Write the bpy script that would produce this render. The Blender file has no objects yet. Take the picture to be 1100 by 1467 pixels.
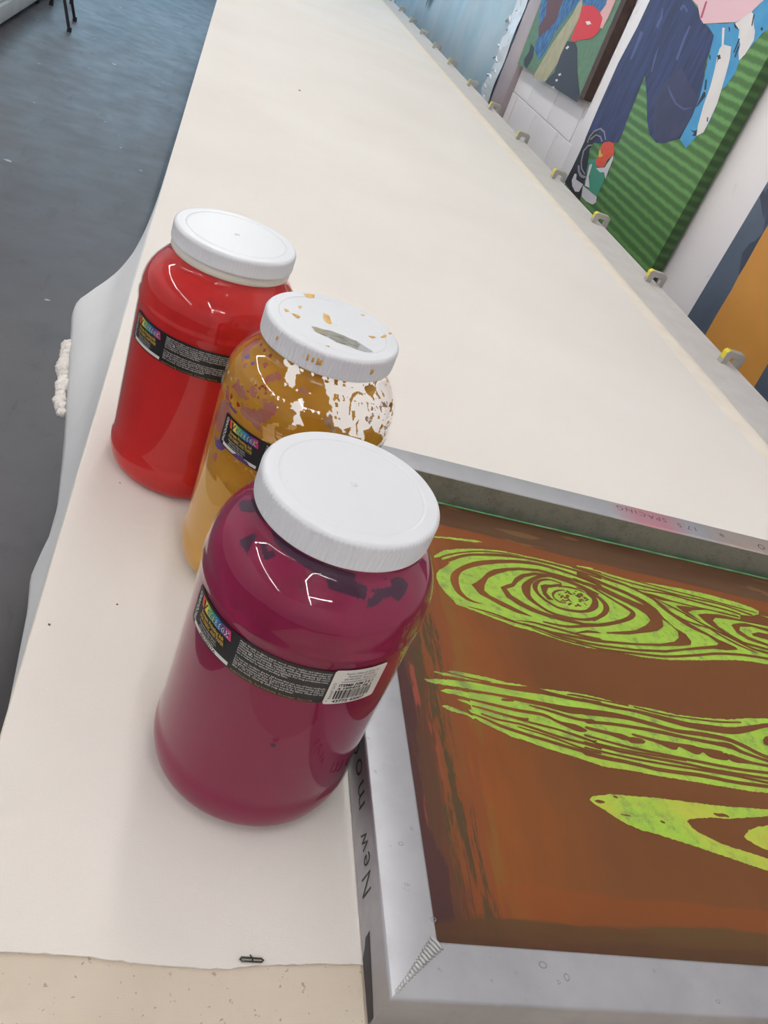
import bpy, bmesh, math, json, random
import numpy as np
from mathutils import Vector, Matrix
from mathutils.geometry import tessellate_polygon

S = bpy.context.scene
COL = S.collection
PI = math.pi
# ------------------------------------------------------------------ camera
# metres: x across the print table, y along it, z up; the table top is z = 0, the floor z = FLOOR
CAM = json.loads('''{"f": 1201.2893521232068, "r": [0.9348214476127366, -0.11697951770445869, 0.3352978579127219], "u": [-0.19839415408374986, 0.6110616698000679, 0.7663180771236875], "w": [0.29453118800667094, 0.7828917090752621, -0.5480255022830545], "H": 0.545185306462704}''')
P = json.loads('''{"f": 1201.28935, "yaw": 0.35983, "pitch": 0.58, "roll": 0.41245, "H": 0.54519, "xl": -0.0473, "xi": 1.10633, "xo": 1.29815, "mx": 0.13259, "my": 0.42071, "yx": 0.13696, "yy": 0.65138, "rx": 0.05142, "ry": 0.7925, "ht": 0.26619, "hs": 0.01508, "Rb": 0.07383, "fx": 0.2111, "fy": 0.21597, "fa": -0.01941, "fh": 0.0424, "fw": 0.03791, "fl": 0.64453, "hb": 0.00246, "pf": 0.0, "Rt": 0.0573, "zb": 0.19209, "zlt": 0.18033, "zlb": 0.14991, "zs": 0.03328, "R0": 0.07127, "R1": 0.07491, "R2": 0.07811, "R3": 0.07679, "R4": 0.07634, "R5": 0.0769, "R6": 0.07632, "R7": 0.07607, "R8": 0.07568, "R9": 0.07607, "R10": 0.07528, "R11": 0.06981, "R12": 0.06319}''')
FLOOR, CEIL, WALL = -0.80, 2.15, 1.655
cam = bpy.data.cameras.new('camera'); co = bpy.data.objects.new('camera', cam); COL.objects.link(co)
cam.sensor_fit = 'HORIZONTAL'; cam.sensor_width = 36.0; cam.lens = CAM['f'] / 1100 * 36.0
cam.clip_start = 0.02; cam.clip_end = 60
r_, u_, w_ = Vector(CAM['r']), Vector(CAM['u']), Vector(CAM['w'])
M = Matrix((( r_.x, u_.x, -w_.x, 0), (r_.y, u_.y, -w_.y, 0), (r_.z, u_.z, -w_.z, CAM['H']), (0, 0, 0, 1)))
co.matrix_world = M
S.camera = co
# ------------------------------------------------------------------ world, exposure
wd = bpy.data.worlds.new('world'); S.world = wd; wd.use_nodes = True
wd.node_tree.nodes['Background'].inputs[0].default_value = (0.9, 0.95, 1, 1)
wd.node_tree.nodes['Background'].inputs[1].default_value = 0.3
vs = S.view_settings
vs.view_transform = 'Standard'; vs.look = 'None'; vs.gamma = 1; vs.use_curve_mapping = False
vs.exposure = 0.2
TUBE = 60.0          # emission of the fluorescent tubes
DAY = 3.0            # daylight through the far window
# ------------------------------------------------------------------ helpers
def lin(c):
    if isinstance(c, str): c = tuple(int(c[i:i+2], 16) for i in (0, 2, 4))
    return tuple((x/255/12.92 if x/255 <= .04045 else ((x/255+.055)/1.055)**2.4) for x in c[:3]) + (1,)
class NT:
    def __init__(s, name):
        s.m = bpy.data.materials.new(name); s.m.use_nodes = True; s.t = s.m.node_tree; s.n = s.t.nodes; s.b = s.n['Principled BSDF']; s.out = s.n['Material Output']
    def add(s, typ, **kw):
        n = s.n.new(typ)
        for k, v in kw.items():
            if k.startswith('i_'):
                key = k[2:]; key = int(key) if key.isdigit() else key.replace('_', ' ')
                n.inputs[key].default_value = v
            else: setattr(n, k, v)
        return n
    def lk(s, a, b): s.t.links.new(a, b)
    def coord(s, kind='Object', scale=(1, 1, 1), loc=(0, 0, 0), rot=(0, 0, 0)):
        tc = s.add('ShaderNodeTexCoord'); mp = s.add('ShaderNodeMapping')
        mp.inputs['Scale'].default_value = scale; mp.inputs['Location'].default_value = loc; mp.inputs['Rotation'].default_value = rot
        s.lk(tc.outputs[kind], mp.inputs[0]); return mp.outputs[0]
    def noise(s, vec, scale, detail=3, rough=.5, dist=0):
        n = s.add('ShaderNodeTexNoise'); n.inputs['Scale'].default_value = scale; n.inputs['Detail'].default_value = detail
        n.inputs['Roughness'].default_value = rough; n.inputs['Distortion'].default_value = dist; s.lk(vec, n.inputs['Vector']); return n.outputs['Fac']
    def ramp(s, fac, stops, interp='LINEAR'):
        n = s.add('ShaderNodeValToRGB'); n.color_ramp.interpolation = interp; e = n.color_ramp.elements
        while len(e) < len(stops): e.new(.5)
        for el, (p, c) in zip(e, stops): el.position = p; el.color = c
        s.lk(fac, n.inputs[0]); return n.outputs[0]
    def mix(s, fac, a, b, mode='MIX'):
        n = s.add('ShaderNodeMix', data_type='RGBA', blend_type=mode)
        for sock, v in ((n.inputs[0], fac), (n.inputs[6], a), (n.inputs[7], b)):
            if hasattr(v, 'is_linked') or hasattr(v, 'links'): s.lk(v, sock)
            else: sock.default_value = v
        return n.outputs[2]
    def math(s, op, a, b=0.0, clamp=False):
        n = s.add('ShaderNodeMath', operation=op, use_clamp=clamp)
        for sock, v in ((n.inputs[0], a), (n.inputs[1], b)):
            if hasattr(v, 'links'): s.lk(v, sock)
            else: sock.default_value = v
        return n.outputs[0]
    def mapr(s, v, a, b, c=0.0, d=1.0, smooth=False):
        n = s.add('ShaderNodeMapRange'); n.clamp = True
        if smooth: n.interpolation_type = 'SMOOTHSTEP'
        s.lk(v, n.inputs[0])
        for i, x in enumerate((a, b, c, d)): n.inputs[i+1].default_value = x
        return n.outputs[0]
    def bump(s, h, strength=.3, dist=.001):
        n = s.add('ShaderNodeBump'); n.inputs['Strength'].default_value = strength; n.inputs['Distance'].default_value = dist
        s.lk(h, n.inputs['Height']); s.lk(n.outputs[0], s.b.inputs['Normal']); return n
def W4(v): return (v, v, v, 1)
def simple(name, col, rough=.5, metal=0.0, coat=0.0, spec=.5, sub=None):
    q = NT(name); q.b.inputs['Base Color'].default_value = lin(col); q.b.inputs['Roughness'].default_value = rough
    q.b.inputs['Metallic'].default_value = metal; q.b.inputs['Coat Weight'].default_value = coat; q.b.inputs['Coat Roughness'].default_value = .06
    q.b.inputs['Specular IOR Level'].default_value = spec
    return q.m
def vary(name, c1, c2, scale, rough=.6, metal=0.0, bump=0, bscale=200, kind='Object', sc=(1,1,1), detail=4, lo=.35, hi=.65):
    q = NT(name); v = q.coord(kind, sc); n = q.noise(v, scale, detail)
    c = q.ramp(n, [(lo, lin(c1)), (hi, lin(c2))]); q.lk(c, q.b.inputs['Base Color'])
    q.b.inputs['Roughness'].default_value = rough; q.b.inputs['Metallic'].default_value = metal
    if bump: q.bump(q.noise(v, bscale, 3), bump, .001)
    return q.m
def mesh(name, verts, faces, mats=None, parent=None, loc=None, smooth=False, midx=None, auto=None):
    me = bpy.data.meshes.new(name); me.from_pydata([tuple(map(float, v)) for v in verts], [], [tuple(f) for f in faces])
    if mats:
        for m in (mats if isinstance(mats, (list, tuple)) else [mats]): me.materials.append(m)
    if midx is not None: me.polygons.foreach_set('material_index', np.asarray(midx, dtype=np.int32))
    me.validate(); me.update()
    if smooth: me.polygons.foreach_set('use_smooth', np.ones(len(me.polygons), dtype=bool))
    if auto: me.set_sharp_from_angle(angle=math.radians(auto))
    return link(name, me, parent, loc)
def link(name, me, parent=None, loc=None):
    o = bpy.data.objects.new(name, me); COL.objects.link(o)
    if parent: o.parent = parent
    if loc is not None: o.location = loc
    return o
def empty(name, loc=(0, 0, 0), rz=0.0):
    o = bpy.data.objects.new(name, None); o.empty_display_size = .05; o.location = loc; o.rotation_euler[2] = rz; COL.objects.link(o); return o
def tag(o, label, cat, group=None):
    o['label'] = label; o['category'] = cat
    if group: o['group'] = group
    return o
def structure(o): o['kind'] = 'structure'; return o
def bm_obj(name, bm, mats, parent=None, smooth=False, loc=None, auto=None):
    me = bpy.data.meshes.new(name); bm.normal_update(); bm.to_mesh(me); bm.free()
    for m in (mats if isinstance(mats, (list, tuple)) else [mats]): me.materials.append(m)
    if smooth: me.polygons.foreach_set('use_smooth', np.ones(len(me.polygons), dtype=bool))
    if auto: me.set_sharp_from_angle(angle=math.radians(auto))
    return link(name, me, parent, loc)
def bm_box(bm, a, b, bev=0.0, seg=2, mat=0):
    vs_ = [bm.verts.new((x, y, z)) for x in (a[0], b[0]) for y in (a[1], b[1]) for z in (a[2], b[2])]
    F = [(0, 1, 3, 2), (4, 6, 7, 5), (0, 4, 5, 1), (2, 3, 7, 6), (0, 2, 6, 4), (1, 5, 7, 3)]
    fs = [bm.faces.new([vs_[i] for i in f]) for f in F]
    for f in fs: f.material_index = mat
    if bev:
        es = list({e for f in fs for e in f.edges}); bmesh.ops.bevel(bm, geom=es, offset=bev, segments=seg, profile=.5, affect='EDGES')
def box(name, a, b, mat, parent=None, bev=0.0, seg=2, smooth=False):
    bm = bmesh.new(); bm_box(bm, a, b, bev, seg); return bm_obj(name, bm, mat, parent, smooth=smooth or bev > 0, auto=40 if bev else None)
def lathe(prof, seg, rmod=None):
    vs_, fs = [], []
    for j, (r, z) in enumerate(prof):
        for i in range(seg):
            a = 2*PI*i/seg; rr = r + (rmod(i, j) if rmod else 0); vs_.append((rr*math.cos(a), rr*math.sin(a), z))
    for j in range(len(prof)-1):
        for i in range(seg):
            k = (i+1) % seg; fs.append((j*seg+i, j*seg+k, (j+1)*seg+k, (j+1)*seg+i))
    return vs_, fs
def tess(poly):
    return tessellate_polygon([[Vector((x, y, 0)) for x, y in poly]])
def flat_polys(name, polys, place, mat, parent, step=0.0, midx=None, base=0.0):
    """flat print: each polygon (2-D) laid on a surface by place(x, y, height)"""
    vs_, fs, mi = [], [], []
    for k, pl in enumerate(polys):
        o = len(vs_); vs_ += [place(x, y, base + k*step) for x, y in pl]
        for t in tess(pl):
            fs.append(tuple(o+i for i in t)); mi.append(midx[k] if midx else 0)
    ob = mesh(name, vs_, fs, mat, parent, midx=mi)
    return ob
def spline(pts, n=6):
    a = np.array(pts, float); out = []
    for i in range(len(a)-1):
        p0, p1, p2, p3 = a[max(i-1, 0)], a[i], a[i+1], a[min(i+2, len(a)-1)]
        for k in range(n):
            t = k/n; out.append(.5*((2*p1)+(-p0+p2)*t+(2*p0-5*p1+4*p2-p3)*t*t+(-p0+3*p1-3*p2+p3)*t**3))
    out.append(a[-1]); return np.array(out)
def stroke_poly(pts, jit=.12, rng=random.Random(4)):
    s = spline(pts); xy = s[:, :2]; w = np.maximum(s[:, 2], .25)
    d = np.gradient(xy, axis=0); d /= np.linalg.norm(d, axis=1)[:, None]+1e-9; n = np.stack([-d[:, 1], d[:, 0]], 1)
    jl = np.array([rng.uniform(-jit, jit) for _ in w]); jr = np.array([rng.uniform(-jit, jit) for _ in w])
    L = xy + n*(w/2*(1+0*jl)+jl)[:, None]; R = xy - n*(w/2+jr)[:, None]
    a = xy[0]-d[0]*w[0]*.6; b = xy[-1]+d[-1]*w[-1]*.6
    return L, R, a, b
def pip(px, py, poly):
    inside = np.zeros(px.shape, bool); n = len(poly)
    for i in range(n):
        x1, y1 = poly[i]; x2, y2 = poly[(i+1) % n]
        c = ((y1 > py) != (y2 > py)) & (px < (x2-x1)*(py-y1)/((y2-y1) if abs(y2-y1) > 1e-9 else 1e-9)+x1); inside ^= c
    return inside
def text_mesh(body, size, res=2, align='LEFT', bold=0.0, shear=0.0, space=1.0):
    cu = bpy.data.curves.new('t', 'FONT'); cu.body = body; cu.size = size; cu.resolution_u = res; cu.align_x = align; cu.offset = bold; cu.shear = shear; cu.space_character = space
    ob = bpy.data.objects.new('t', cu); COL.objects.link(ob); bpy.context.view_layer.update()
    me = bpy.data.meshes.new_from_object(ob)
    v = [tuple(x.co) for x in me.vertices]; f = [tuple(p.vertices) for p in me.polygons]
    bpy.data.objects.remove(ob); bpy.data.curves.remove(cu); bpy.data.meshes.remove(me)
    return v, f

D = json.loads(r'''{"green":[[[128.2,534.0],[142.6,537.7],[164.8,541.7],[185.0,545.0],[194.8,544.3],[184.1,540.3],[164.0,537.7],[142.1,534.8],[127.9,531.8]],[[123.3,496.1],[128.9,502.7],[138.2,511.5],[158.7,520.5],[188.4,529.6],[218.1,535.1],[245.0,535.5],[276.9,535.8],[304.0,533.9],[317.9,533.6],[324.4,539.2],[348.8,541.3],[344.4,538.6],[372.5,536.7],[408.0,534.2],[446.4,537.0],[474.8,538.5],[508.5,539.1],[536.6,537.8],[561.9,535.6],[586.2,531.2],[595.7,526.4],[590.1,518.8],[605.8,518.1],[689.4,519.9],[627.0,422.2],[552.0,423.4],[527.0,422.6],[501.3,419.7],[448.2,407.7],[398.2,397.5],[363.6,393.7],[331.4,394.1],[288.5,392.0],[285.4,392.4],[255.5,395.5],[226.9,401.9],[207.3,403.4],[179.2,410.3],[156.9,416.6],[137.4,421.3],[136.2,425.3],[127.6,437.3],[122.1,449.0],[120.7,457.5],[121.7,466.0],[126.1,473.3],[135.3,482.2],[142.9,490.7],[134.7,491.1],[133.0,492.9],[132.7,497.2],[124.0,494.0]],[[132.6,322.2],[153.9,321.5],[171.4,319.1],[186.1,319.5],[202.5,318.4],[223.2,319.3],[242.7,320.9],[261.9,321.0],[264.9,321.0],[302.8,317.3],[342.8,317.1],[370.3,314.5],[404.4,316.2],[440.7,320.4],[465.8,326.6],[500.3,332.5],[609.9,357.4],[525.6,230.3],[441.9,229.7],[421.3,228.8],[392.0,229.5],[363.2,230.2],[335.0,230.8],[307.3,231.5],[280.4,233.1],[253.3,232.7],[237.0,237.0],[234.3,237.1],[214.6,241.4],[194.7,244.7],[175.5,250.0],[162.2,251.5],[153.2,256.5],[143.8,259.6],[133.0,264.3],[127.0,268.0],[126.5,275.6],[127.5,287.6],[128.6,301.9]],[[109.1,320.8],[115.0,322.4],[134.4,322.4],[133.3,316.9],[122.9,317.7],[114.4,318.9]],[[95.4,317.5],[105.5,318.1],[122.8,317.3],[133.4,317.1],[132.8,314.1],[122.3,314.2],[104.9,314.5],[95.7,316.3]],[[83.6,305.2],[95.2,307.9],[112.8,310.0],[132.2,311.2],[130.5,302.7],[111.4,302.2],[94.3,302.0],[86.0,303.0]],[[98.1,294.3],[103.7,297.4],[114.1,298.4],[129.5,297.6],[128.1,290.5],[113.0,292.0],[102.9,292.4]],[[113.6,286.4],[122.3,287.0],[129.6,285.0],[128.8,281.3],[123.3,283.4]],[[123.7,276.7],[131.3,276.5],[130.4,272.5],[126.0,273.0]],[[96.4,275.9],[102.0,277.3],[111.5,274.8],[122.6,271.1],[129.5,268.1],[126.5,265.7],[119.8,269.6],[105.8,270.9],[97.3,274.5]],[[225.7,194.0],[230.8,198.1],[249.5,202.6],[269.1,203.6],[296.4,205.3],[314.6,205.6],[336.7,205.9],[361.1,206.0],[380.2,206.5],[410.2,208.5],[430.6,209.8],[514.7,213.8],[508.1,203.8],[426.1,201.9],[404.5,198.0],[377.2,193.2],[355.9,191.8],[340.1,189.4],[327.9,186.7],[324.9,184.2],[327.6,178.3],[332.8,174.0],[343.1,169.4],[353.5,164.9],[366.7,162.2],[383.3,159.1],[399.6,155.2],[468.0,143.4],[459.1,130.0],[392.7,143.1],[376.4,146.5],[360.5,150.4],[341.3,154.7],[320.7,159.7],[299.9,163.8],[285.6,166.7],[269.5,169.2],[255.9,173.7],[246.2,179.3],[236.8,186.0],[228.9,190.0]],[[383.7,175.9],[393.7,183.5],[406.9,188.4],[420.1,191.3],[483.3,197.3],[496.6,186.4],[459.7,160.4],[404.5,163.8],[395.3,167.4],[385.2,172.9]]],
"stroke":[[[129.2,494.7,2.7],[141.0,503.5,2.76],[161.8,514.5,2.48],[189.6,525.1,2.55],[221.7,531.5,2.25],[248.9,533.0,1.14]],[[131.1,487.5,6.69],[141.5,494.9,5.44],[158.2,506.3,4.54],[176.8,515.2,4.29],[204.3,522.6,4.03],[229.7,527.8,3.73],[262.0,531.4,3.81],[295.9,530.0,3.87],[329.6,526.5,3.92],[351.7,522.4,3.54]],[[193.4,522.3,1.09],[220.9,528.2,2.98],[248.2,530.3,3.03],[275.3,530.1,2.68],[306.8,527.9,2.33],[330.0,527.5,1.96]],[[170.6,430.4,0.93],[158.0,431.5,3.69],[149.2,437.0,6.18],[143.8,445.6,8.45],[142.6,458.8,9.92],[145.4,470.5,8.83],[154.0,482.0,6.69],[168.3,493.5,7.21],[184.9,502.8,7.73],[208.4,512.1,6.49],[236.7,520.2,5.92],[264.5,523.8,5.28],[293.3,521.6,4.58],[321.5,516.0,4.6],[346.7,508.0,4.61]],[[300.8,508.7,2.63],[277.7,506.9,4.44],[257.4,498.2,5.05],[243.2,486.1,7.03],[235.1,473.1,11.31],[234.4,459.1,8.7],[243.6,447.9,5.28],[257.9,438.7,4.59],[278.3,435.9,4.29],[300.4,437.9,4.35],[318.0,444.6,4.45],[329.4,452.1,4.88]],[[313.4,440.7,4.74],[323.6,448.0,4.83],[335.6,458.7,6.36],[341.5,471.3,8.32],[337.6,481.7,6.6],[330.5,487.6,4.43],[322.7,491.3,2.96],[308.9,494.2,2.21]],[[288.0,496.2,2.56],[273.0,498.5,2.91],[258.0,492.3,4.29],[248.6,479.7,6.63],[249.3,468.6,5.14],[257.1,458.2,4.4],[271.8,449.8,4.03],[293.5,449.9,4.42],[310.4,454.7,4.85],[323.4,465.7,8.52],[328.4,478.3,7.99],[323.9,488.6,10.31],[318.8,493.6,2.96]],[[288.8,484.3,1.79],[278.9,480.8,2.84],[271.6,474.6,3.15],[269.4,467.0,2.42],[275.2,461.0,2.4],[283.9,461.1,1.72]],[[283.6,489.2,1.8],[297.8,491.7,3.65],[308.8,490.9,2.93],[317.0,488.2,2.2]],[[303.5,469.1,1.58],[306.6,469.4,2.18]],[[287.3,470.3,2.09],[291.2,473.8,2.33]],[[280.9,465.7,1.88],[283.0,463.3,2.5]],[[294.9,479.6,1.96],[295.6,478.8,1.99]],[[310.4,480.8,1.5],[312.3,479.9,2.72]],[[289.8,467.6,1.76],[291.8,465.6,2.49]],[[287.2,459.2,2.81],[290.8,461.9,2.53]],[[292.6,483.9,3.02],[294.4,483.2,1.62]],[[306.0,480.7,2.7],[309.0,483.3,1.98]],[[305.4,478.9,2.54],[308.3,480.2,1.8]],[[299.7,461.1,2.99],[302.7,461.4,1.75]],[[303.1,478.1,2.52],[306.5,478.0,3.18]],[[304.4,485.9,1.61],[305.7,486.5,1.81]],[[296.0,458.9,2.24],[297.5,459.9,2.86]],[[313.6,476.7,2.71],[315.1,477.0,1.53]],[[293.5,479.9,2.62],[295.9,479.6,2.36]],[[288.1,473.5,2.26],[291.1,476.2,2.37]],[[301.0,481.8,1.81],[302.0,482.0,2.77]],[[284.9,465.0,1.99],[288.7,466.8,2.0]],[[288.7,470.6,2.39],[290.5,468.8,2.7]],[[315.2,478.7,2.92],[317.6,477.2,1.9]],[[284.1,469.8,1.95],[285.8,469.9,2.48]],[[290.5,474.2,2.66],[292.9,475.4,1.57]],[[300.1,463.4,1.98],[302.0,463.2,1.74]],[[306.5,476.4,2.04],[308.1,477.4,1.84]],[[278.3,473.3,2.57],[279.6,473.9,2.96]],[[304.5,473.0,1.52],[306.3,471.5,2.46]],[[300.4,461.2,1.41],[304.0,461.9,1.51]],[[278.2,463.3,2.08],[279.6,463.1,1.84]],[[295.5,480.0,2.32],[297.1,479.3,2.83]],[[287.7,471.8,2.4],[289.4,470.5,3.1]],[[307.9,473.3,2.42],[310.7,472.8,2.61]],[[310.8,482.3,2.65],[313.3,482.6,2.04]],[[291.8,481.7,1.48],[295.1,482.7,2.4]],[[309.2,482.8,2.09],[312.4,484.3,2.76]],[[310.5,467.2,1.65],[312.8,464.5,1.61]],[[308.1,479.2,2.62],[310.0,480.2,1.73]],[[279.8,469.3,2.81],[283.8,473.5,2.17]],[[281.1,466.2,1.76],[282.4,465.1,2.33]],[[300.5,462.7,1.63],[303.1,460.5,2.48]],[[304.9,477.4,2.75],[306.8,476.9,2.24]],[[288.5,480.4,2.46],[290.3,480.3,2.67]],[[284.7,471.4,1.73],[286.3,469.9,1.66]],[[314.4,473.1,1.9],[319.0,476.4,1.8]],[[243.3,420.3,2.52],[272.5,420.2,3.84],[300.6,428.3,4.61],[324.8,435.7,5.08],[351.2,447.2,5.25],[369.3,458.0,6.12],[377.7,468.5,6.99],[371.5,475.6,6.67],[359.9,482.9,4.47],[345.0,492.9,3.75],[326.2,505.5,3.03],[309.7,511.3,2.27]],[[207.9,414.1,0.92],[230.7,415.9,2.79],[260.8,413.0,3.45],[291.2,410.0,3.82],[312.2,409.3,3.86]],[[308.5,536.9,3.54],[335.4,532.9,4.36],[361.4,525.8,4.38],[392.0,518.1,4.4],[420.2,504.0,4.77],[430.8,489.1,5.48],[446.7,475.7,8.91],[461.1,465.0,8.07],[480.9,455.7,4.61],[492.4,449.5,3.83]],[[406.7,512.4,1.2],[415.5,510.2,4.0],[427.2,497.5,7.52],[440.1,482.7,5.07],[460.1,473.3,3.5],[491.9,468.2,3.15],[516.3,457.8,1.97]],[[427.7,504.5,1.2],[441.6,497.1,3.19],[457.7,489.5,3.18],[476.6,477.3,3.16],[500.6,466.0,3.55],[520.6,456.6,3.55],[540.4,447.2,4.33],[563.8,444.1,4.78],[598.5,440.9,3.824],[633.2,437.7,3.0592]],[[460.6,484.9,1.58],[480.6,475.4,2.77],[498.2,461.2,3.13],[517.3,450.3,3.51],[537.9,442.5,2.73],[546.6,440.3,1.17]],[[225.0,405.8,1.22],[259.3,397.7,2.45],[289.6,395.4,2.79],[310.1,393.8,3.13],[354.2,397.4,3.56],[395.7,402.0,3.68],[439.3,413.3,3.85],[474.7,423.7,4.01],[506.6,429.9,4.13],[532.5,432.6,4.22],[557.7,433.5,4.29],[592.7,434.4,3.432],[627.7,435.2,2.7456]],[[152.0,421.2,1.2],[180.8,417.5,2.73],[209.1,410.6,3.04],[238.7,407.7,2.77],[267.4,400.7,2.78],[287.6,399.1,2.8],[308.6,398.9,2.52]],[[170.6,416.3,0.9],[193.4,411.8,1.81],[228.5,407.8,1.83],[259.7,402.6,1.85],[286.8,396.4,1.55]],[[365.4,537.2,2.03],[407.7,533.5,2.48],[456.0,530.3,2.53],[505.8,528.1,2.6],[555.8,524.0,2.66],[589.0,521.6,1.8]],[[336.3,535.6,1.99],[381.5,528.4,2.83],[428.9,525.1,3.3],[477.9,522.9,2.96],[529.0,522.7,3.05],[577.2,514.7,3.99]],[[346.8,524.7,1.97],[401.5,517.7,2.41],[451.8,520.5,3.32],[487.9,517.2,3.38],[537.5,513.8,3.46],[556.5,510.4,3.48]],[[411.4,512.2,1.6],[422.7,510.1,6.43],[434.2,508.3,7.26],[451.1,507.6,3.26],[480.2,506.2,2.89],[515.6,506.2,2.53],[550.8,504.4,3.44]],[[315.5,533.5,3.93],[331.1,530.9,3.55],[353.2,526.4,3.57]],[[328.1,536.3,1.59],[344.1,534.7,2.8],[355.8,534.0,2.81]],[[116.0,318.4,1.55],[131.5,316.5,2.18],[145.5,315.6,2.82],[154.4,315.7,1.89]],[[122.0,312.9,1.85],[139.5,312.7,2.49],[157.4,312.9,4.4],[184.6,313.4,6.71],[203.4,315.0,8.1],[221.6,313.7,5.55],[249.5,312.2,4.31],[278.5,312.7,4.39]],[[258.4,312.9,4.34],[290.3,310.3,4.41],[319.7,309.7,4.49],[348.3,306.3,6.65],[377.4,302.9,7.82],[408.7,303.3,9.09],[434.6,304.5,9.29],[456.9,310.0,8.01],[481.0,318.1,5.9],[494.3,321.9,5.6],[528.0,328.6,4.48],[561.6,335.4,3.584]],[[241.3,316.6,1.66],[253.1,317.6,2.68],[279.8,316.6,2.39]],[[263.7,317.5,2.03],[286.7,316.5,2.05],[312.1,315.8,2.78]],[[319.8,315.1,2.44],[350.8,312.1,2.13],[381.6,312.2,1.81],[424.8,314.5,2.63],[456.3,319.2,2.32]],[[111.1,300.5,2.99],[133.4,300.0,3.63],[154.6,300.4,3.06],[181.0,299.3,5.27],[207.9,298.2,5.97],[235.1,296.4,8.61],[254.3,297.8,8.09],[273.6,298.8,6.89]],[[253.0,296.6,7.74],[276.5,298.8,7.89],[305.5,298.7,6.37],[333.7,295.3,5.78],[362.2,291.9,5.17],[393.3,292.9,6.0],[423.8,291.6,6.13],[442.0,286.2,6.15],[459.0,278.5,5.43],[468.1,275.8,5.44],[501.7,268.8,4.352],[535.2,261.9,3.4816]],[[163.1,295.3,2.13],[168.6,295.9,3.06],[175.3,296.3,1.84]],[[192.2,293.6,1.85],[214.9,290.7,3.42],[241.2,286.3,3.77],[261.9,286.9,3.82]],[[252.7,284.3,4.1],[281.9,287.0,3.87],[310.8,287.3,4.28],[340.0,286.7,5.04],[369.1,284.7,4.44],[405.1,283.4,5.25],[423.5,282.8,7.81],[437.2,277.2,4.97],[465.3,270.8,3.95],[499.4,265.4,3.16],[533.6,259.9,2.528]],[[127.8,289.2,2.36],[151.6,286.9,3.57],[177.4,284.9,3.91],[204.1,284.5,3.97],[220.4,278.2,3.96],[237.5,274.7,8.57],[247.1,273.3,4.3],[248.7,272.6,1.54]],[[250.2,276.9,4.03],[277.2,274.1,5.03],[289.7,272.2,7.58],[297.2,271.9,3.81]],[[296.7,269.8,6.95],[304.2,270.5,7.63],[312.1,270.9,5.76]],[[303.1,277.5,3.22],[325.1,274.5,4.55],[334.2,272.9,5.87],[347.0,271.0,9.84],[356.0,273.4,4.64],[372.5,270.5,11.36],[383.1,271.7,6.07],[391.9,269.1,11.49],[409.0,268.7,10.95],[412.9,270.3,4.13],[418.4,267.2,9.63],[441.1,265.2,3.84],[461.5,264.2,3.89],[496.5,263.0,3.112],[531.4,261.8,2.4896]],[[128.8,281.3,2.03],[141.4,279.9,2.62],[166.4,276.0,3.23],[181.8,274.4,4.43],[186.0,276.9,1.49]],[[184.8,272.4,2.06],[200.3,270.8,2.97],[217.5,268.7,2.39],[234.4,265.0,3.6],[253.0,260.7,2.71]],[[245.2,267.2,2.73],[273.2,263.1,2.76],[300.1,260.0,3.42],[337.3,257.7,3.5],[375.5,255.7,3.58],[414.7,254.1,3.68],[456.2,254.8,3.81],[491.2,255.2,3.048],[526.2,255.6,2.4384]],[[256.3,262.3,1.51],[252.7,259.8,2.4],[280.2,256.9,2.13],[317.2,255.5,2.49],[355.5,255.0,2.56]],[[136.5,273.2,2.01],[152.9,269.7,2.59],[173.3,268.5,2.61],[190.0,265.6,3.21],[215.0,260.2,3.22],[240.8,256.8,3.26],[257.9,253.8,3.28]],[[242.2,258.0,3.27],[279.1,254.0,3.33],[315.8,252.0,3.4],[353.4,250.5,3.49],[391.5,248.0,3.58],[452.0,247.4,3.75],[487.0,247.2,3.0],[522.0,246.9,2.4]],[[124.5,272.4,1.42],[138.9,268.2,2.56],[154.6,262.4,3.69],[179.0,257.1,3.7],[203.9,252.7,3.73],[229.1,248.3,3.76],[247.8,245.7,3.78]],[[237.9,245.1,4.91],[257.0,243.4,4.96],[283.8,241.9,4.45],[319.7,238.8,4.54],[367.6,239.2,4.71],[405.8,237.0,4.19],[446.4,237.5,4.33],[481.4,237.8,3.464],[516.4,238.1,2.7712]],[[240.2,252.0,2.05],[277.0,248.4,2.69],[322.8,246.3,2.77],[370.7,245.7,2.87],[409.9,244.9,2.95],[449.1,242.3,3.03],[484.0,240.7,2.424],[518.9,239.1,1.9392]],[[172.3,264.5,1.44],[205.7,258.7,2.32],[238.5,249.8,2.62],[255.8,247.8,2.65]],[[231.1,193.1,1.29],[235.0,193.1,3.63],[240.2,193.4,2.08]],[[253.6,200.6,2.4],[256.3,200.2,2.4]],[[254.2,182.6,1.03],[262.9,182.2,1.55]],[[295.3,180.6,2.38],[298.1,179.8,2.38]],[[360.9,196.2,2.3],[365.2,195.5,3.46],[371.2,196.2,3.48],[376.1,195.5,2.33]]],
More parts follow.
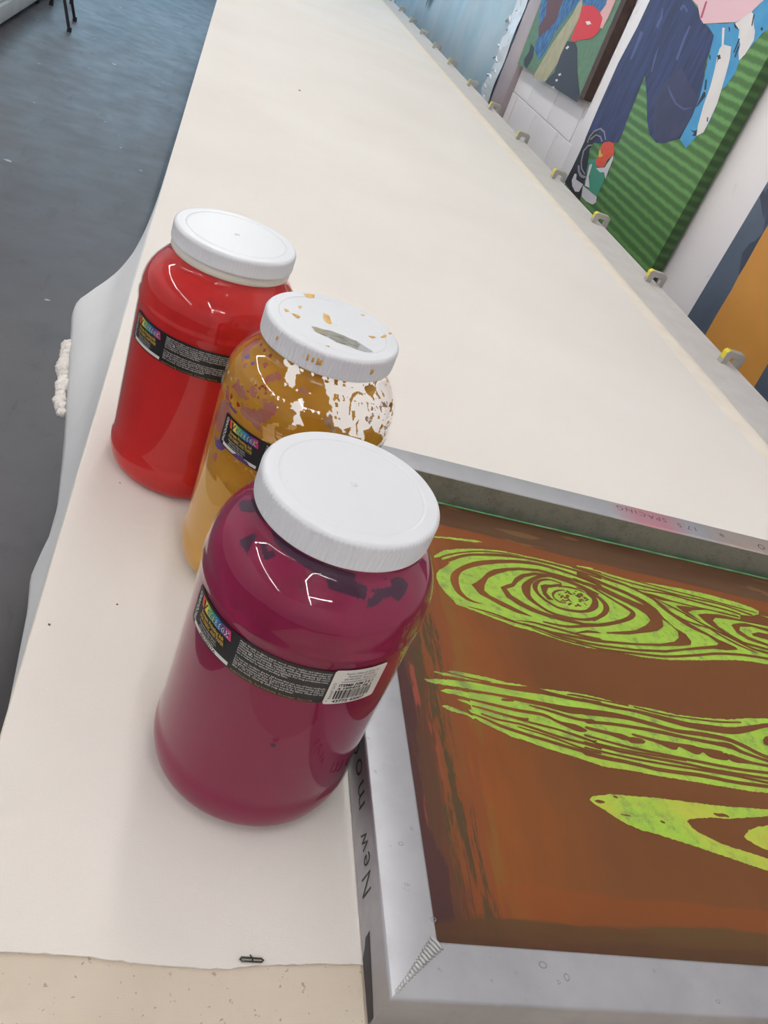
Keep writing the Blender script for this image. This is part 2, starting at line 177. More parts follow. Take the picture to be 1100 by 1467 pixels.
"bpoly":[[[163.0,459.0],[171.0,466.1],[178.9,474.4],[187.7,485.9],[198.0,494.7],[214.8,502.5],[236.1,509.2],[261.7,514.0],[290.6,512.3],[318.8,507.7],[345.0,503.1],[343.4,498.5],[317.3,503.2],[289.0,507.1],[260.4,509.1],[235.0,504.7],[218.2,498.4],[200.7,487.7],[187.8,476.9],[180.4,463.7],[177.6,453.4],[183.3,446.9],[196.2,441.0],[214.6,432.5],[231.1,425.0],[213.1,426.4],[194.4,433.1],[181.8,440.4],[170.8,445.4]],[[200.3,465.1],[209.7,471.8],[217.0,476.1],[224.0,487.1],[235.2,497.2],[255.2,506.1],[278.2,508.8],[300.0,506.1],[320.7,499.4],[338.5,491.0],[336.1,487.5],[318.8,493.6],[298.1,499.9],[276.7,503.4],[253.7,500.7],[238.4,492.6],[227.0,481.6],[219.0,471.0],[207.9,464.4],[211.9,455.0],[226.1,445.3],[241.0,438.4],[256.9,435.3],[277.7,433.9],[298.4,431.9],[321.7,436.5],[320.3,432.4],[297.1,427.9],[271.6,427.9],[251.2,429.9],[231.5,434.2],[214.9,441.8],[204.6,450.7]],[[256.6,483.3],[263.1,487.1],[272.5,489.1],[287.5,494.7],[289.0,492.2],[275.9,485.7],[266.4,481.7],[261.6,472.5],[265.4,464.5],[268.8,461.3],[259.9,460.3],[256.1,468.2]],[[270.7,407.8],[298.0,420.6],[311.3,421.7],[318.3,420.3],[296.5,416.2]],[[324.9,423.6],[357.0,433.1],[370.1,437.8],[388.8,450.4],[399.2,460.6],[397.4,470.6],[386.4,479.2],[372.5,485.6],[356.4,492.4],[338.5,500.8],[312.7,506.2],[313.7,509.4],[349.6,505.9],[369.8,497.2],[386.4,491.3],[401.4,487.3],[415.3,480.8],[418.5,465.9],[414.5,453.8],[402.3,444.1],[388.6,438.7],[354.7,427.0],[324.1,421.4]],[[319.6,527.7],[332.3,523.7],[353.1,515.9],[385.2,506.6],[405.4,497.1],[417.4,485.6],[422.5,469.8],[432.9,455.5],[443.9,448.4],[446.8,436.9],[442.7,430.6],[429.1,426.2],[395.9,418.2],[359.6,411.3],[313.9,404.7],[292.3,403.5],[250.7,403.1],[212.1,410.2],[216.5,411.8],[251.9,407.2],[293.8,407.9],[315.3,408.8],[361.0,414.7],[397.6,422.2],[419.5,430.6],[429.7,438.9],[433.5,450.1],[426.4,462.3],[413.3,470.3],[407.8,479.7],[398.1,490.8],[380.7,501.0],[351.0,509.9],[316.4,517.7]],[[478.7,453.8],[488.5,451.4],[499.4,448.9],[514.6,442.8],[515.5,438.9],[496.6,433.9],[476.3,431.8],[454.7,426.1],[430.5,419.2],[398.5,408.4],[355.8,401.5],[311.5,397.9],[290.4,397.6],[259.8,399.0],[225.7,408.5],[226.5,411.2],[260.9,402.7],[291.4,400.8],[312.6,401.1],[357.1,404.8],[400.3,412.7],[432.2,422.9],[457.1,431.2],[485.0,439.6],[490.1,444.1]],[[452.6,499.9],[466.1,502.5],[481.8,504.2],[494.7,504.7],[511.5,508.1],[476.3,497.7],[467.4,491.9],[473.7,486.7],[482.2,478.7],[470.1,484.4],[458.8,491.8]],[[481.4,491.6],[495.8,496.7],[518.0,500.8],[533.3,500.7],[551.0,500.0],[574.5,504.9],[597.8,503.9],[680.1,505.4],[677.4,501.1],[594.2,497.6],[567.7,497.2],[549.2,496.6],[528.0,495.2],[508.9,492.5],[501.8,485.8],[505.5,475.7],[517.9,465.8],[533.0,456.6],[568.8,453.0],[566.5,448.9],[530.5,451.9],[512.6,460.3],[498.2,471.1],[487.8,480.1]],[[528.7,484.2],[537.7,489.3],[555.7,494.3],[591.4,492.8],[673.3,494.7],[669.9,489.5],[587.9,486.6],[563.6,489.7],[542.9,484.7],[537.9,477.7],[546.9,468.3],[573.8,461.7],[571.4,457.5],[543.4,461.8],[531.0,471.7]],[[555.9,475.6],[569.4,481.4],[585.1,481.6],[625.9,483.8],[609.7,465.6],[578.4,469.9],[566.2,471.1],[556.3,471.7]],[[556.0,509.3],[575.9,512.2],[590.1,518.8],[604.2,515.2],[688.2,518.1],[680.1,505.4],[597.8,503.9],[574.1,504.2],[551.0,500.0]],[[474.2,298.8],[479.8,304.1],[487.7,306.5],[503.5,306.9],[504.2,300.5],[488.5,292.6],[477.0,291.4],[472.6,293.2]]],
"y_clear":[[[-95.9,244.6],[-85.4,245.9],[-65.4,246.1],[-40.0,245.2],[-17.3,239.9],[-7.3,230.0],[-13.9,222.3],[-19.5,214.7],[-25.6,205.4],[-29.6,196.9],[-33.9,188.3],[-49.6,196.3],[-59.4,202.1],[-69.9,207.4],[-79.6,213.9],[-86.0,221.7],[-88.6,231.0],[-90.4,236.3],[-94.7,239.7]],[[-134.1,241.0],[-127.1,242.0],[-119.8,243.0],[-116.4,239.3],[-117.7,234.2],[-114.8,229.1],[-119.3,229.3],[-124.9,232.2],[-127.6,236.7],[-133.5,238.7]],[[-112.3,216.9],[-109.8,222.6],[-107.4,224.7],[-104.6,224.6],[-104.3,219.3],[-104.7,215.7],[-102.7,210.5],[-100.6,206.2],[-103.5,206.2],[-105.8,199.3],[-109.2,197.2],[-107.8,203.8],[-107.5,211.9],[-110.2,215.5]],[[-123.3,179.4],[-119.5,193.2],[-116.0,200.1],[-114.3,195.4],[-114.8,186.1],[-117.7,179.1]],[[-91.5,249.0],[-65.4,249.0],[-31.1,244.9],[-17.5,238.0],[-65.2,245.5],[-92.8,244.2]]],
"y_blob":[[[-54.8,240.0],[-44.9,240.0],[-38.2,236.4],[-40.7,234.3],[-47.0,232.9],[-46.3,228.5],[-49.7,231.5],[-53.6,234.5],[-55.1,237.1]],[[-71.9,221.5],[-71.4,231.2],[-67.6,234.9],[-63.1,236.5],[-56.9,234.8],[-58.1,233.5],[-63.3,234.5],[-67.2,232.7],[-70.2,228.5],[-70.5,221.5]],[[-41.9,238.8],[-36.9,244.4],[-33.1,243.3],[-39.7,237.6]],[[-58.5,209.6],[-50.6,211.5],[-47.3,206.0],[-36.7,199.0],[-30.9,191.4],[-36.4,188.7],[-54.7,194.6]],[[-69.6,223.6],[-67.7,224.6],[-67.0,219.4],[-68.0,216.7]],[[-65.4,215.0],[-64.1,218.3],[-63.2,210.0],[-64.2,204.7]],[[-73.6,209.8],[-68.6,212.5],[-69.7,206.1]],[[-55.2,230.1],[-53.4,229.7],[-55.3,226.2],[-54.4,222.5],[-56.3,224.8]],[[-94.5,241.2],[-89.2,241.1],[-91.3,239.4],[-94.0,239.4]],[[-85.6,230.6],[-83.8,230.4],[-84.1,228.8]],[[-81.0,222.6],[-79.9,222.2],[-80.0,220.1]],[[-66.1,248.0],[-61.3,248.0],[-62.2,246.2],[-66.9,246.1]]],
"y_brown":[[[-54.7,225.1],[-49.6,226.5],[-40.5,225.9],[-32.7,227.1],[-26.7,224.6],[-35.7,221.4],[-45.9,219.5],[-47.8,215.2],[-52.3,214.3],[-56.0,217.8]],[[-86.8,219.3],[-83.2,216.8],[-79.4,212.8],[-79.4,207.7],[-84.5,208.0]],[[-64.4,227.6],[-59.7,226.5],[-60.5,225.0],[-63.9,224.7]],[[-42.7,233.3],[-39.1,232.2],[-41.5,230.1],[-43.5,231.5]],[[-36.0,209.0],[-31.8,211.3],[-26.6,201.4],[-32.2,201.4]]],
"y_pink":[[[-145.2,196.1],[-136.7,197.0],[-130.1,200.4],[-128.1,210.0],[-123.2,214.3],[-119.2,208.4],[-124.4,185.4],[-130.9,187.9],[-142.6,189.7]],[[-177.0,158.7],[-166.0,181.9],[-155.8,186.6],[-151.9,178.9],[-156.9,153.6],[-167.1,148.7]],[[-138.8,224.6],[-135.4,229.0],[-130.3,228.8],[-129.9,225.5],[-133.8,222.8]],[[-172.5,220.7],[-182.9,227.0],[-184.3,234.4],[-173.9,236.6],[-170.9,228.3],[-164.8,220.9]],[[-144.5,213.5],[-141.6,216.8],[-136.5,211.7],[-137.3,207.0],[-143.0,209.6]],[[-147.6,228.4],[-145.5,231.8],[-142.5,230.7],[-144.0,227.8]],[[-160.0,200.4],[-156.2,208.1],[-147.6,206.8],[-139.9,200.6],[-146.5,199.3],[-154.4,198.8]],[[-161.5,127.7],[-155.7,138.3],[-152.3,134.5],[-155.9,126.0]],[[-162.9,220.2],[-160.1,222.9],[-155.2,219.7],[-158.3,218.3]]],
"y_purple":[[[-169.6,223.0],[-166.7,226.5],[-162.2,226.5],[-164.5,223.0]],[[-158.3,225.1],[-156.1,226.8],[-153.3,225.4],[-155.9,223.9]],[[-166.1,144.9],[-159.2,145.6],[-149.1,153.0],[-146.2,149.4],[-151.6,141.2],[-159.3,139.6]],[[-157.8,187.0],[-149.0,187.2],[-144.5,188.0],[-148.1,183.3],[-155.0,183.9]],[[-145.1,229.0],[-144.5,230.2],[-143.1,229.6],[-143.7,228.4]]],
"m_dark":[[[-185.9,228.2],[-188.7,229.8],[-183.4,237.4],[-173.8,240.5],[-170.4,236.1],[-177.4,230.3]],[[-158.4,225.4],[-156.0,232.8],[-152.7,233.5],[-150.2,229.7],[-147.9,225.8],[-145.2,224.3],[-151.5,224.6],[-156.2,224.3]],[[-147.2,232.0],[-145.2,234.9],[-139.7,232.9],[-137.2,234.9],[-134.2,233.0],[-137.7,228.3]],[[-195.8,234.7],[-184.8,241.4],[-169.0,244.3],[-153.4,245.7],[-153.8,241.0],[-165.1,238.4],[-172.7,236.5],[-179.2,238.5]],[[-150.5,241.4],[-131.6,242.6],[-114.7,242.5],[-99.9,242.8],[-84.8,241.3],[-84.6,237.2],[-76.0,234.8],[-77.6,228.6],[-89.2,230.3],[-99.1,231.1],[-102.5,235.3],[-111.3,235.4],[-123.3,236.4],[-139.8,237.1]],[[-76.0,233.6],[-60.2,233.8],[-56.5,234.4],[-56.3,231.9],[-67.1,228.2],[-71.6,225.8],[-76.5,224.7],[-76.0,229.3],[-71.6,231.1]],[[-59.6,237.0],[-53.3,237.3],[-47.2,234.8],[-44.8,231.7],[-50.5,227.7],[-56.6,225.7],[-61.1,229.4],[-65.3,228.0],[-59.5,232.4]],[[-116.5,228.7],[-111.6,228.6],[-112.9,226.6]],[[-98.2,103.4],[-95.2,104.8],[-94.7,101.3],[-97.0,99.8]],[[-66.3,238.6],[-61.8,238.1],[-63.0,236.1]]],
"y_splat":[[[-25.3,46.5],[-19.4,49.8],[-14.0,51.8],[-15.2,44.1],[-19.1,40.6],[-22.5,41.2]],[[-8.5,17.7],[-6.2,16.1],[-3.5,15.3],[-2.1,1.3],[-4.1,-2.8],[-7.3,-0.4],[-9.6,5.0]],[[-43.5,3.6],[-40.6,3.9],[-38.8,0.6],[-42.1,-2.3]],[[-37.3,-1.4],[-32.3,-1.2],[-29.6,-3.9],[-32.0,-8.3],[-33.8,-6.5]],[[29.5,-4.6],[34.6,-1.9],[36.9,-3.2],[33.4,-6.7]],[[41.1,0.1],[45.5,7.6],[48.4,8.4],[46.2,2.2],[42.3,-0.9]],[[49.5,13.8],[52.9,15.8],[53.5,13.2],[50.8,10.4]],[[26.8,36.8],[29.8,37.7],[31.0,35.3],[28.4,34.4]],[[-10.8,-45.1],[-7.0,-44.0],[-7.7,-46.0]],[[-31.0,16.8],[-28.2,19.5],[-27.7,15.8],[-29.9,12.3]]],
"y_smear":[[[-20.9,-15.9],[-16.1,-15.2],[-9.6,-16.2],[-8.5,-19.8],[-7.8,-27.7],[-12.9,-26.5],[-17.9,-23.9]],[[-12.0,-16.2],[-4.3,-14.4],[6.1,-16.8],[17.7,-21.3],[22.4,-26.9],[17.5,-36.5],[9.9,-34.0],[-0.4,-33.0],[-6.5,-28.3],[-10.1,-23.5]],[[16.5,-19.2],[23.8,-26.1],[31.1,-33.0],[22.7,-37.1],[17.6,-35.6]]],
"y_drip":[[-19.2,-45.6],[-16.1,-47.8],[-13.1,-50.1],[-9.7,-45.6],[-12.1,-54.7],[-42.2,-30.6],[29.5,-48.1],[31.4,-48.4]],
"r_dots":[[-29.0,-18.9]],
"m_dots":[[16.1,-49.4],[0.7,-22.4]],
"frame_txt":{"spacing":[[0.5197,0.6246],[0.3966,0.6335]],
"star":[0.5612,0.6243],
"o":[0.6267,0.6206],
"pink":[[0.3904,0.6344],[0.5079,0.6361]]},
"paint":{"green_outline":[[3820,633],[3809,-122],[2710,246],[2677,-83]],
"wrap":[[2823,754],[2806,637],[2773,536],[2748,438],[2740,352],[2764,-90],[2677,-83],[2700,304],[2698,550],[2707,768]],
"jeans":[[3807,688],[3807,635],[3810,535],[3835,390],[3828,213],[3816,81],[3806,52],[3761,-56],[3767,-21],[3728,61],[3717,83],[3619,106],[3478,148],[3490,190],[3498,240],[3481,159],[3502,242],[3522,346],[3532,395],[3438,343],[3334,272],[3263,237],[3178,227],[3115,242],[3017,285],[3011,354],[3038,428],[3077,476],[3116,524],[3132,562],[3152,600],[3215,617],[3275,627],[3310,636],[3367,660],[3453,678],[3490,715]],
"jeans_dark":[[3350,351],[3338,384],[3338,425],[3274,476],[3113,431],[3047,417],[3024,327],[3036,280],[3118,243],[3184,231],[3274,265]],
"jeans_lt":[[[3317,409],[3253,382],[3176,364],[3097,363],[3041,385],[3104,368],[3171,370],[3246,389]],[[3348,492],[3369,566],[3368,604],[3354,601],[3347,560],[3322,487]],[[3761,526],[3723,522],[3717,427],[3737,418]],[[3644,564],[3642,595],[3659,623],[3650,624],[3618,593],[3614,553]],[[3533,505],[3506,464],[3484,417],[3494,415],[3529,470]],[[3510,642],[3493,659],[3432,643],[3438,637],[3482,650],[3488,635]]],
"pink":[[3474,703],[3444,679],[3394,671],[3378,668],[3315,635],[3270,623],[3155,642],[3057,658],[3001,687],[2965,728],[2942,747],[2951,770]],
"red_line":[[3336,687],[3322,689],[3298,637],[3315,635]],
"cloth":[[3242,625],[3115,645],[3056,657],[3000,686],[2964,728],[2942,747],[2840,810],[2787,766],[2843,668],[2862,653],[2880,621],[2909,561],[2894,529],[2908,483],[2924,470],[2904,430],[2892,378],[2893,336],[2925,316],[2951,267],[3022,279],[3023,308],[3021,361],[3037,419],[3072,477],[3117,542],[3156,603],[3198,613]],
"white":[[[3054,656],[2991,698],[2963,692],[2941,670],[2906,650],[2888,628],[2894,585],[2911,563],[2939,582],[2954,605],[2989,621],[3008,643],[3041,645]],[[3124,631],[3108,633],[3058,588],[3003,590],[2972,558],[2944,511],[2924,470],[2904,430],[2896,381],[2893,336],[2925,316],[2951,345],[2982,403],[3003,463],[3032,512],[3056,544],[3071,572],[3067,582]]],
"black":[[[3063,655],[3018,644],[3021,641],[3048,644]],[[3063,551],[3048,558],[3029,548],[3043,542],[3038,529],[3052,547]],[[3029,439],[3015,442],[3001,431],[3018,395],[3027,388],[3028,421]],[[2986,322],[2955,325],[2942,333],[2925,316],[2952,309],[2948,320]],[[3058,475],[3048,476],[3020,450],[3029,444]],[[2887,665],[2877,669],[2866,662],[2874,658]],[[3115,543],[3108,546],[3093,533],[3099,532]],[[2972,695],[2961,692],[2940,662],[2948,663]],[[3088,640],[3072,638],[3060,627],[3068,628]],[[2982,619],[2973,619],[2963,577],[2971,578]],[[2962,599],[2953,599],[2942,566],[2950,567]],[[2920,380],[2913,381],[2900,369],[2908,368]]],
"shoe_black":[[3820,-122],[3811,-63],[3805,4],[3809,53],[3797,106],[3739,128],[3669,125],[3711,87],[3721,56],[3684,17],[3647,-22],[3626,-51],[3605,-95],[3576,-129],[3697,-128]],
"tube":[[[3776,69],[3781,96],[3759,126],[3706,150],[3652,149],[3605,128],[3605,121],[3657,142],[3707,143],[3751,121],[3770,92],[3763,69]],[[3766,86],[3724,118],[3669,125],[3628,115],[3632,107],[3670,118],[3718,114],[3746,88]],[[3749,-9],[3778,33],[3756,64],[3709,78],[3704,75],[3744,60],[3762,34],[3737,-5],[3702,-24],[3644,-32],[3648,-37],[3711,-30]],[[3763,-27],[3738,-24],[3715,-39],[3672,-44],[3625,-37],[3612,-38],[3647,-52],[3689,-56],[3732,-47]]],
"sole":[[[3754,-64],[3733,-58],[3710,-77],[3619,-70],[3625,-105],[3665,-117],[3720,-109],[3752,-93]],[[3614,-74],[3529,-70],[3438,-66],[3420,-84],[3439,-101],[3512,-111],[3578,-111]],[[3646,7],[3628,17],[3619,11],[3602,-30],[3543,-61],[3596,-70],[3621,-32]],[[3569,15],[3492,41],[3472,100],[3455,85],[3439,9],[3478,25],[3514,14]]],
"teal":[[3672,24],[3609,42],[3554,19],[3474,26],[3440,-1],[3439,-64],[3551,-70],[3608,-10],[3651,-20]],
"flower":[[3613,112],[3568,128],[3516,135],[3468,105],[3502,69],[3502,41],[3536,28],[3584,25],[3610,38],[3589,64],[3618,91]],
"yellowbit":[[3619,77],[3607,83],[3585,72],[3563,75],[3562,64],[3597,55]],
"p2":[[5243,461],[5175,140],[4086,198],[4095,600]],
"p2_blue":[[5347,522],[5204,466],[5113,382],[5008,313],[4999,253],[4843,220],[4793,276],[4768,373],[4720,425],[4635,502],[4564,533],[4368,526],[4268,529],[4244,582],[4234,642]],
"p2_brownleg":[[5179,540],[5102,478],[5025,417],[5065,352],[4992,309],[4916,351],[4828,410],[4853,508],[4925,567]],
"p2_khaki":[[4591,551],[4616,516],[4626,471],[4697,383],[4750,306],[4790,217],[4829,137],[4617,155],[4545,262],[4544,340],[4529,409],[4509,497]],
"p2_red":[[4543,519],[4407,540],[4282,527],[4216,506],[4196,459],[4244,421],[4387,393],[4435,374],[4506,374],[4510,422],[4514,475]],
"p2_dark":[[4545,362],[4435,374],[4371,358],[4240,274],[4098,206],[4082,172],[4617,155],[4538,217],[4554,294]],
"p2_pink":[[4294,616],[4161,592],[4159,524],[4167,473],[4201,473],[4228,514],[4284,517],[4248,562]],
"p2_shoe":[[5080,265],[4991,255],[4955,212],[4981,152],[5054,157],[5088,182],[5055,225]],
"p2_white":[[[4409,469],[4360,478],[4321,471],[4369,460]],[[4487,158],[4457,167],[4433,160],[4460,150]],[[4471,221],[4444,231],[4427,225],[4453,215]],[[4479,194],[4450,202],[4439,195],[4459,187]],[[4523,333],[4504,347],[4477,345],[4495,331]]],
"p3_edge":[[2407,314],[2420,-130]],
"p3_orange":[[2314,276],[2296,224],[2296,173],[2293,118],[2278,25],[2276,-59],[2271,-128],[2241,-231],[2074,-357],[1928,-262],[1942,-124],[1949,-57],[1959,22],[2007,107],[2253,311]],
"p3_dark":[[[2393,296],[2370,265],[2317,228],[2295,197],[2306,168],[2323,155],[2329,120],[2284,64],[2284,98],[2290,168],[2293,221],[2303,279],[2367,319]],[[2406,272],[2404,292],[2372,279],[2323,226],[2351,240]]],
"sheet":[[10015,17],[8981,10],[7194,-97],[6090,-93],[5613,-106],[5459,-53],[5510,80],[5483,243],[5578,421],[5636,527]],
"ragged":[[5608,-109],[5447,-75],[5475,86],[5441,268],[5530,427],[5600,530],[5894,501],[5774,397],[5814,273],[5784,176],[5831,64],[5839,-45]],
"col_l":[[5183,-76],[5219,464],[5466,-106]]},
"clips":[1.697,2.185,2.675,3.161,3.712,4.256,4.776,5.361,5.895,6.426,6.951,7.52,8.123],
"rail":[[1.17,1.705],[1.182,1.309],[1.299,1.97],[1.311,1.526]],
"specks":[[0.279,3.052],[-0.006,0.731],[0.014,0.555],[-0.036,0.519],[0.825,1.112],[1.116,1.539],[1.085,1.827],[0.731,0.847]]}''')

# ------------------------------------------------------------------ materials
def m_felt():
    q = NT('white_felt'); v = q.coord()
    c = q.ramp(q.noise(v, 2.2, 5), [(.3, lin('eae4de')), (.7, lin('efebe6'))])
    c = q.mix(q.mapr(q.noise(v, 900, 2), .45, .8, 0, .15), c, lin('cfc6ba'))
    q.lk(c, q.b.inputs['Base Color']); q.b.inputs['Roughness'].default_value = .9; q.b.inputs['Sheen Weight'].default_value = .1
    q.b.inputs['Specular IOR Level'].default_value = .2
    h = q.math('ADD', q.math('MULTIPLY', q.noise(v, 1400, 2), .4), q.noise(v, 60, 4))
    q.bump(h, .35, .0015); return q.m
FELT = m_felt()
def m_canvas():
    q = NT('unbleached_canvas'); v = q.coord()
    w1 = q.add('ShaderNodeTexWave', bands_direction='X', i_Scale=330.0, i_Distortion=1.5); w2 = q.add('ShaderNodeTexWave', bands_direction='Y', i_Scale=330.0, i_Distortion=1.5)
    q.lk(v, w1.inputs[0]); q.lk(v, w2.inputs[0])
    wv = q.math('MULTIPLY', w1.outputs['Fac'], w2.outputs['Fac'])
    c = q.ramp(q.noise(v, 9, 5), [(.3, lin('cfc1b0')), (.7, lin('ddd1c2'))])
    c = q.mix(q.mapr(q.noise(v, 260, 2), .67, .72, 0, .6), c, lin('8d7c64'))
    c = q.mix(q.math('MULTIPLY', wv, .18), c, lin('a8977d'))
    q.lk(c, q.b.inputs['Base Color']); q.b.inputs['Roughness'].default_value = .9; q.bump(wv, .25, .0005); return q.m
CANVAS = m_canvas()
EDGE = vary('cream_padding', 'eee4d6', 'f3ebdf', 20, .85, bump=.1)
def m_alu(name, c1, c2, rough, metal=.85, sc=(1, 1, 1)):
    q = NT(name); v = q.coord()
    c = q.ramp(q.noise(v, 14, 5, .6), [(.3, lin(c1)), (.7, lin(c2))])
    c = q.mix(q.mapr(q.noise(v, 120, 3), .68, .75, 0, .35), c, lin('77756c'))
    q.lk(c, q.b.inputs['Base Color']); q.b.inputs['Metallic'].default_value = metal
    v2 = q.coord('Object', sc); q.lk(q.mapr(q.noise(v2, 60, 4), .2, .8, rough-.08, rough+.12), q.b.inputs['Roughness'])
    q.bump(q.noise(v2, 90, 4), .08, .0006); return q.m
ALU = m_alu('dull_aluminium', 'a0a1a6', 'b0b1b6', .42, .75)
ALU_RAIL = m_alu('matt_aluminium_rail', 'd3cecb', 'dcd8d5', .6, .2, (1, .1, 1))
ALU_FAR = None
def m_farrail():
    q = NT('stained_aluminium'); v = q.coord()
    c = q.ramp(q.noise(v, 12, 5, .6), [(.3, lin('b3b4b9')), (.7, lin('c3c4c9'))])
    sep = q.add('ShaderNodeSeparateXYZ'); q.lk(v, sep.inputs[0])
    a0, b0 = D['frame_txt']['pink'][0]; a1, b1 = D['frame_txt']['pink'][1]
    cx, hw = (a0+a1)/2-.005, abs(a1-a0)/2+.012
    m = q.mapr(q.math('ABSOLUTE', q.math('SUBTRACT', sep.outputs[0], cx)), hw, hw*.2, 0, .75, True)
    top = q.mapr(sep.outputs[2], .038, .042)
    m = q.math('MULTIPLY', m, top)
    c = q.mix(m, c, lin('d98f9b'))
    m2 = q.math('MULTIPLY', q.mapr(sep.outputs[0], cx+hw, cx+hw+.06, 0, .45, True), top)
    c = q.mix(m2, c, lin('d9b79a'))
    inner = q.math('MULTIPLY', q.math('LESS_THAN', sep.outputs[1], P['fl']-P['fw']+.0012), q.math('LESS_THAN', sep.outputs[2], .0405))
    g = q.ramp(q.noise(v, 40, 5, .7), [(.3, lin('6b695e')), (.5, lin('7f7f74')), (.7, lin('77786c'))])
    gz = q.mapr(sep.outputs[2], .016, .004, 0, .75, True)
    g = q.mix(q.math('MULTIPLY', gz, q.mapr(q.noise(v, 25, 3), .3, .6)), g, lin('2f5f49'))
    g = q.mix(q.mapr(q.noise(v, 330, 3, .6), .62, .68, 0, .7), g, lin('4a453a'))
    c = q.mix(inner, c, g); q.lk(c, q.b.inputs['Base Color'])
    q.lk(q.math('MULTIPLY', q.math('SUBTRACT', 1.0, inner), .7), q.b.inputs['Metallic'])
    q.b.inputs['Roughness'].default_value = .45; q.bump(q.noise(v, 90, 4), .08, .0006); return q.m
ALU_FAR = m_farrail()
INK_BLACK = simple('black_marker', '2b2a30', .6)
INK_PINK = simple('faded_red_marker', '6a4750', .7)

def m_emulsion():
    q = NT('brown_stencil_emulsion'); v = q.coord()
    sep = q.add('ShaderNodeSeparateXYZ'); q.lk(v, sep.inputs[0]); X, Y = sep.outputs[0], sep.outputs[1]
    base = q.ramp(q.noise(v, 5, 5, .6), [(.3, lin('6a4020')), (.5, lin('6f4524')), (.7, lin('6c4224'))])
    vs1 = q.coord('Object', (1, .35, 1)); vs2 = q.coord('Object', (1, .10, 1), rot=(0, 0, .12)); vs3 = q.coord('Object', (.18, 1, 1))
    n1 = q.noise(vs1, 22, 5, .6); n2 = q.noise(vs2, 130, 4, .65); n2b = q.noise(vs2, 70, 3, .6); n3 = q.noise(vs3, 20, 4, .55)
    # warm orange brushed zone towards the left rail
    Xw = q.math('ADD', X, q.math('MULTIPLY', q.math('SUBTRACT', n1, .5), .12))
    orange = q.ramp(q.noise(vs1, 30, 5, .6), [(.3, lin('82471f')), (.55, lin('8b4d20')), (.75, lin('805024'))])
    c = q.mix(q.mapr(Xw, .24, .11, 0, .85, True), base, orange)
    olive = q.math('MULTIPLY', q.mapr(Xw, .15, .12, 0, 1, True), q.mapr(n2b, .48, .56, 0, .7))
    c = q.mix(olive, c, lin('7c5726'))
    Yn = q.math('ADD', Y, q.math('MULTIPLY', q.math('SUBTRACT', n3, .5), .055))
    c = q.mix(q.mapr(Yn, .108, .103, 0, .5), c, lin('86461f'))
    # streaks: plum, olive-black, salmon
    Xs = q.math('ADD', X, q.math('MULTIPLY', q.math('SUBTRACT', n2, .5), .07))
    Xs = q.math('ADD', Xs, q.math('MULTIPLY', q.math('SUBTRACT', n2b, .5), .05))
    c = q.mix(q.mapr(Xs, .123, .115, 0, .7), c, lin('7c4426'))
    c = q.mix(q.math('MULTIPLY', q.mapr(Xs, .108, .103), q.mapr(n2, .48, .53)), c, lin('514129'))
    c = q.mix(q.mapr(Xs, .084, .078, 0, .85), c, lin('5a3a2c'))
    c = q.mix(q.math('MULTIPLY', q.mapr(Xs, .088, .082), q.mapr(n2b, .57, .6)), c, lin('8c4638'))
    c = q.mix(q.mapr(Xs, .069, .064, 0, .9), c, lin('4b3030'))
    # dark bands along the near and the far rail, with brushed wavy edges
    c = q.mix(q.mapr(Yn, .079, .0765, 0, .9), c, q.ramp(n3, [(.4, lin('5c4629')), (.6, lin('5a3a28'))]))
    c = q.mix(q.mapr(Yn, .066, .062, 0, .5), c, lin('543529'))
    Yf = q.math('ADD', q.math('SUBTRACT', P['fl']-P['fw'], Y), q.math('MULTIPLY', q.math('SUBTRACT', q.noise(vs3, 14, 3), .5), .03))
    c = q.mix(q.mapr(Yf, .075, .070, 0, .55), c, lin('8a4c28'))
    c = q.mix(q.mapr(Yf, .052, .050, 0, .92), c, q.ramp(n3, [(.4, lin('54392a')), (.65, lin('5f4a36'))]))
    c = q.mix(q.math('MULTIPLY', q.mapr(Yf, .06, .05), q.mapr(q.noise(vs3, 55, 3), .62, .67, 0, .5)), c, lin('8a6a45'))
    q.lk(c, q.b.inputs['Base Color']); q.b.inputs['Roughness'].default_value = .6; q.b.inputs['Specular IOR Level'].default_value = .22
    w = q.noise(v, 1500, 1); q.bump(w, .15, .0003); return q.m
EMUL = m_emulsion()
def m_green():
    q = NT('green_stained_open_mesh'); v = q.coord()
    n = q.noise(v, 90, 5, .65); n4 = q.noise(v, 14, 3); sep = q.add('ShaderNodeSeparateXYZ'); q.lk(v, sep.inputs[0])
    c = q.ramp(n, [(.32, lin('7c8d48')), (.45, lin('93b740')), (.6, lin('9fc53d')), (.75, lin('8fae50'))])
    yel = q.math('MULTIPLY', q.mapr(sep.outputs[1], .27, .17, 0, .75, True), q.mapr(n4, .35, .6))
    c = q.mix(yel, c, lin('bdb83e'))
    lf = q.math('MULTIPLY', q.mapr(sep.outputs[0], .19, .10, 0, .8, True), q.mapr(q.noise(v, 45, 4), .5, .62))
    c = q.mix(lf, c, lin('66704a'))
    q.lk(c, q.b.inputs['Base Color']); q.b.inputs['Roughness'].default_value = .6
    q.bump(q.noise(v, 1500, 1), .15, .0003); return q.m
GREEN = m_green()

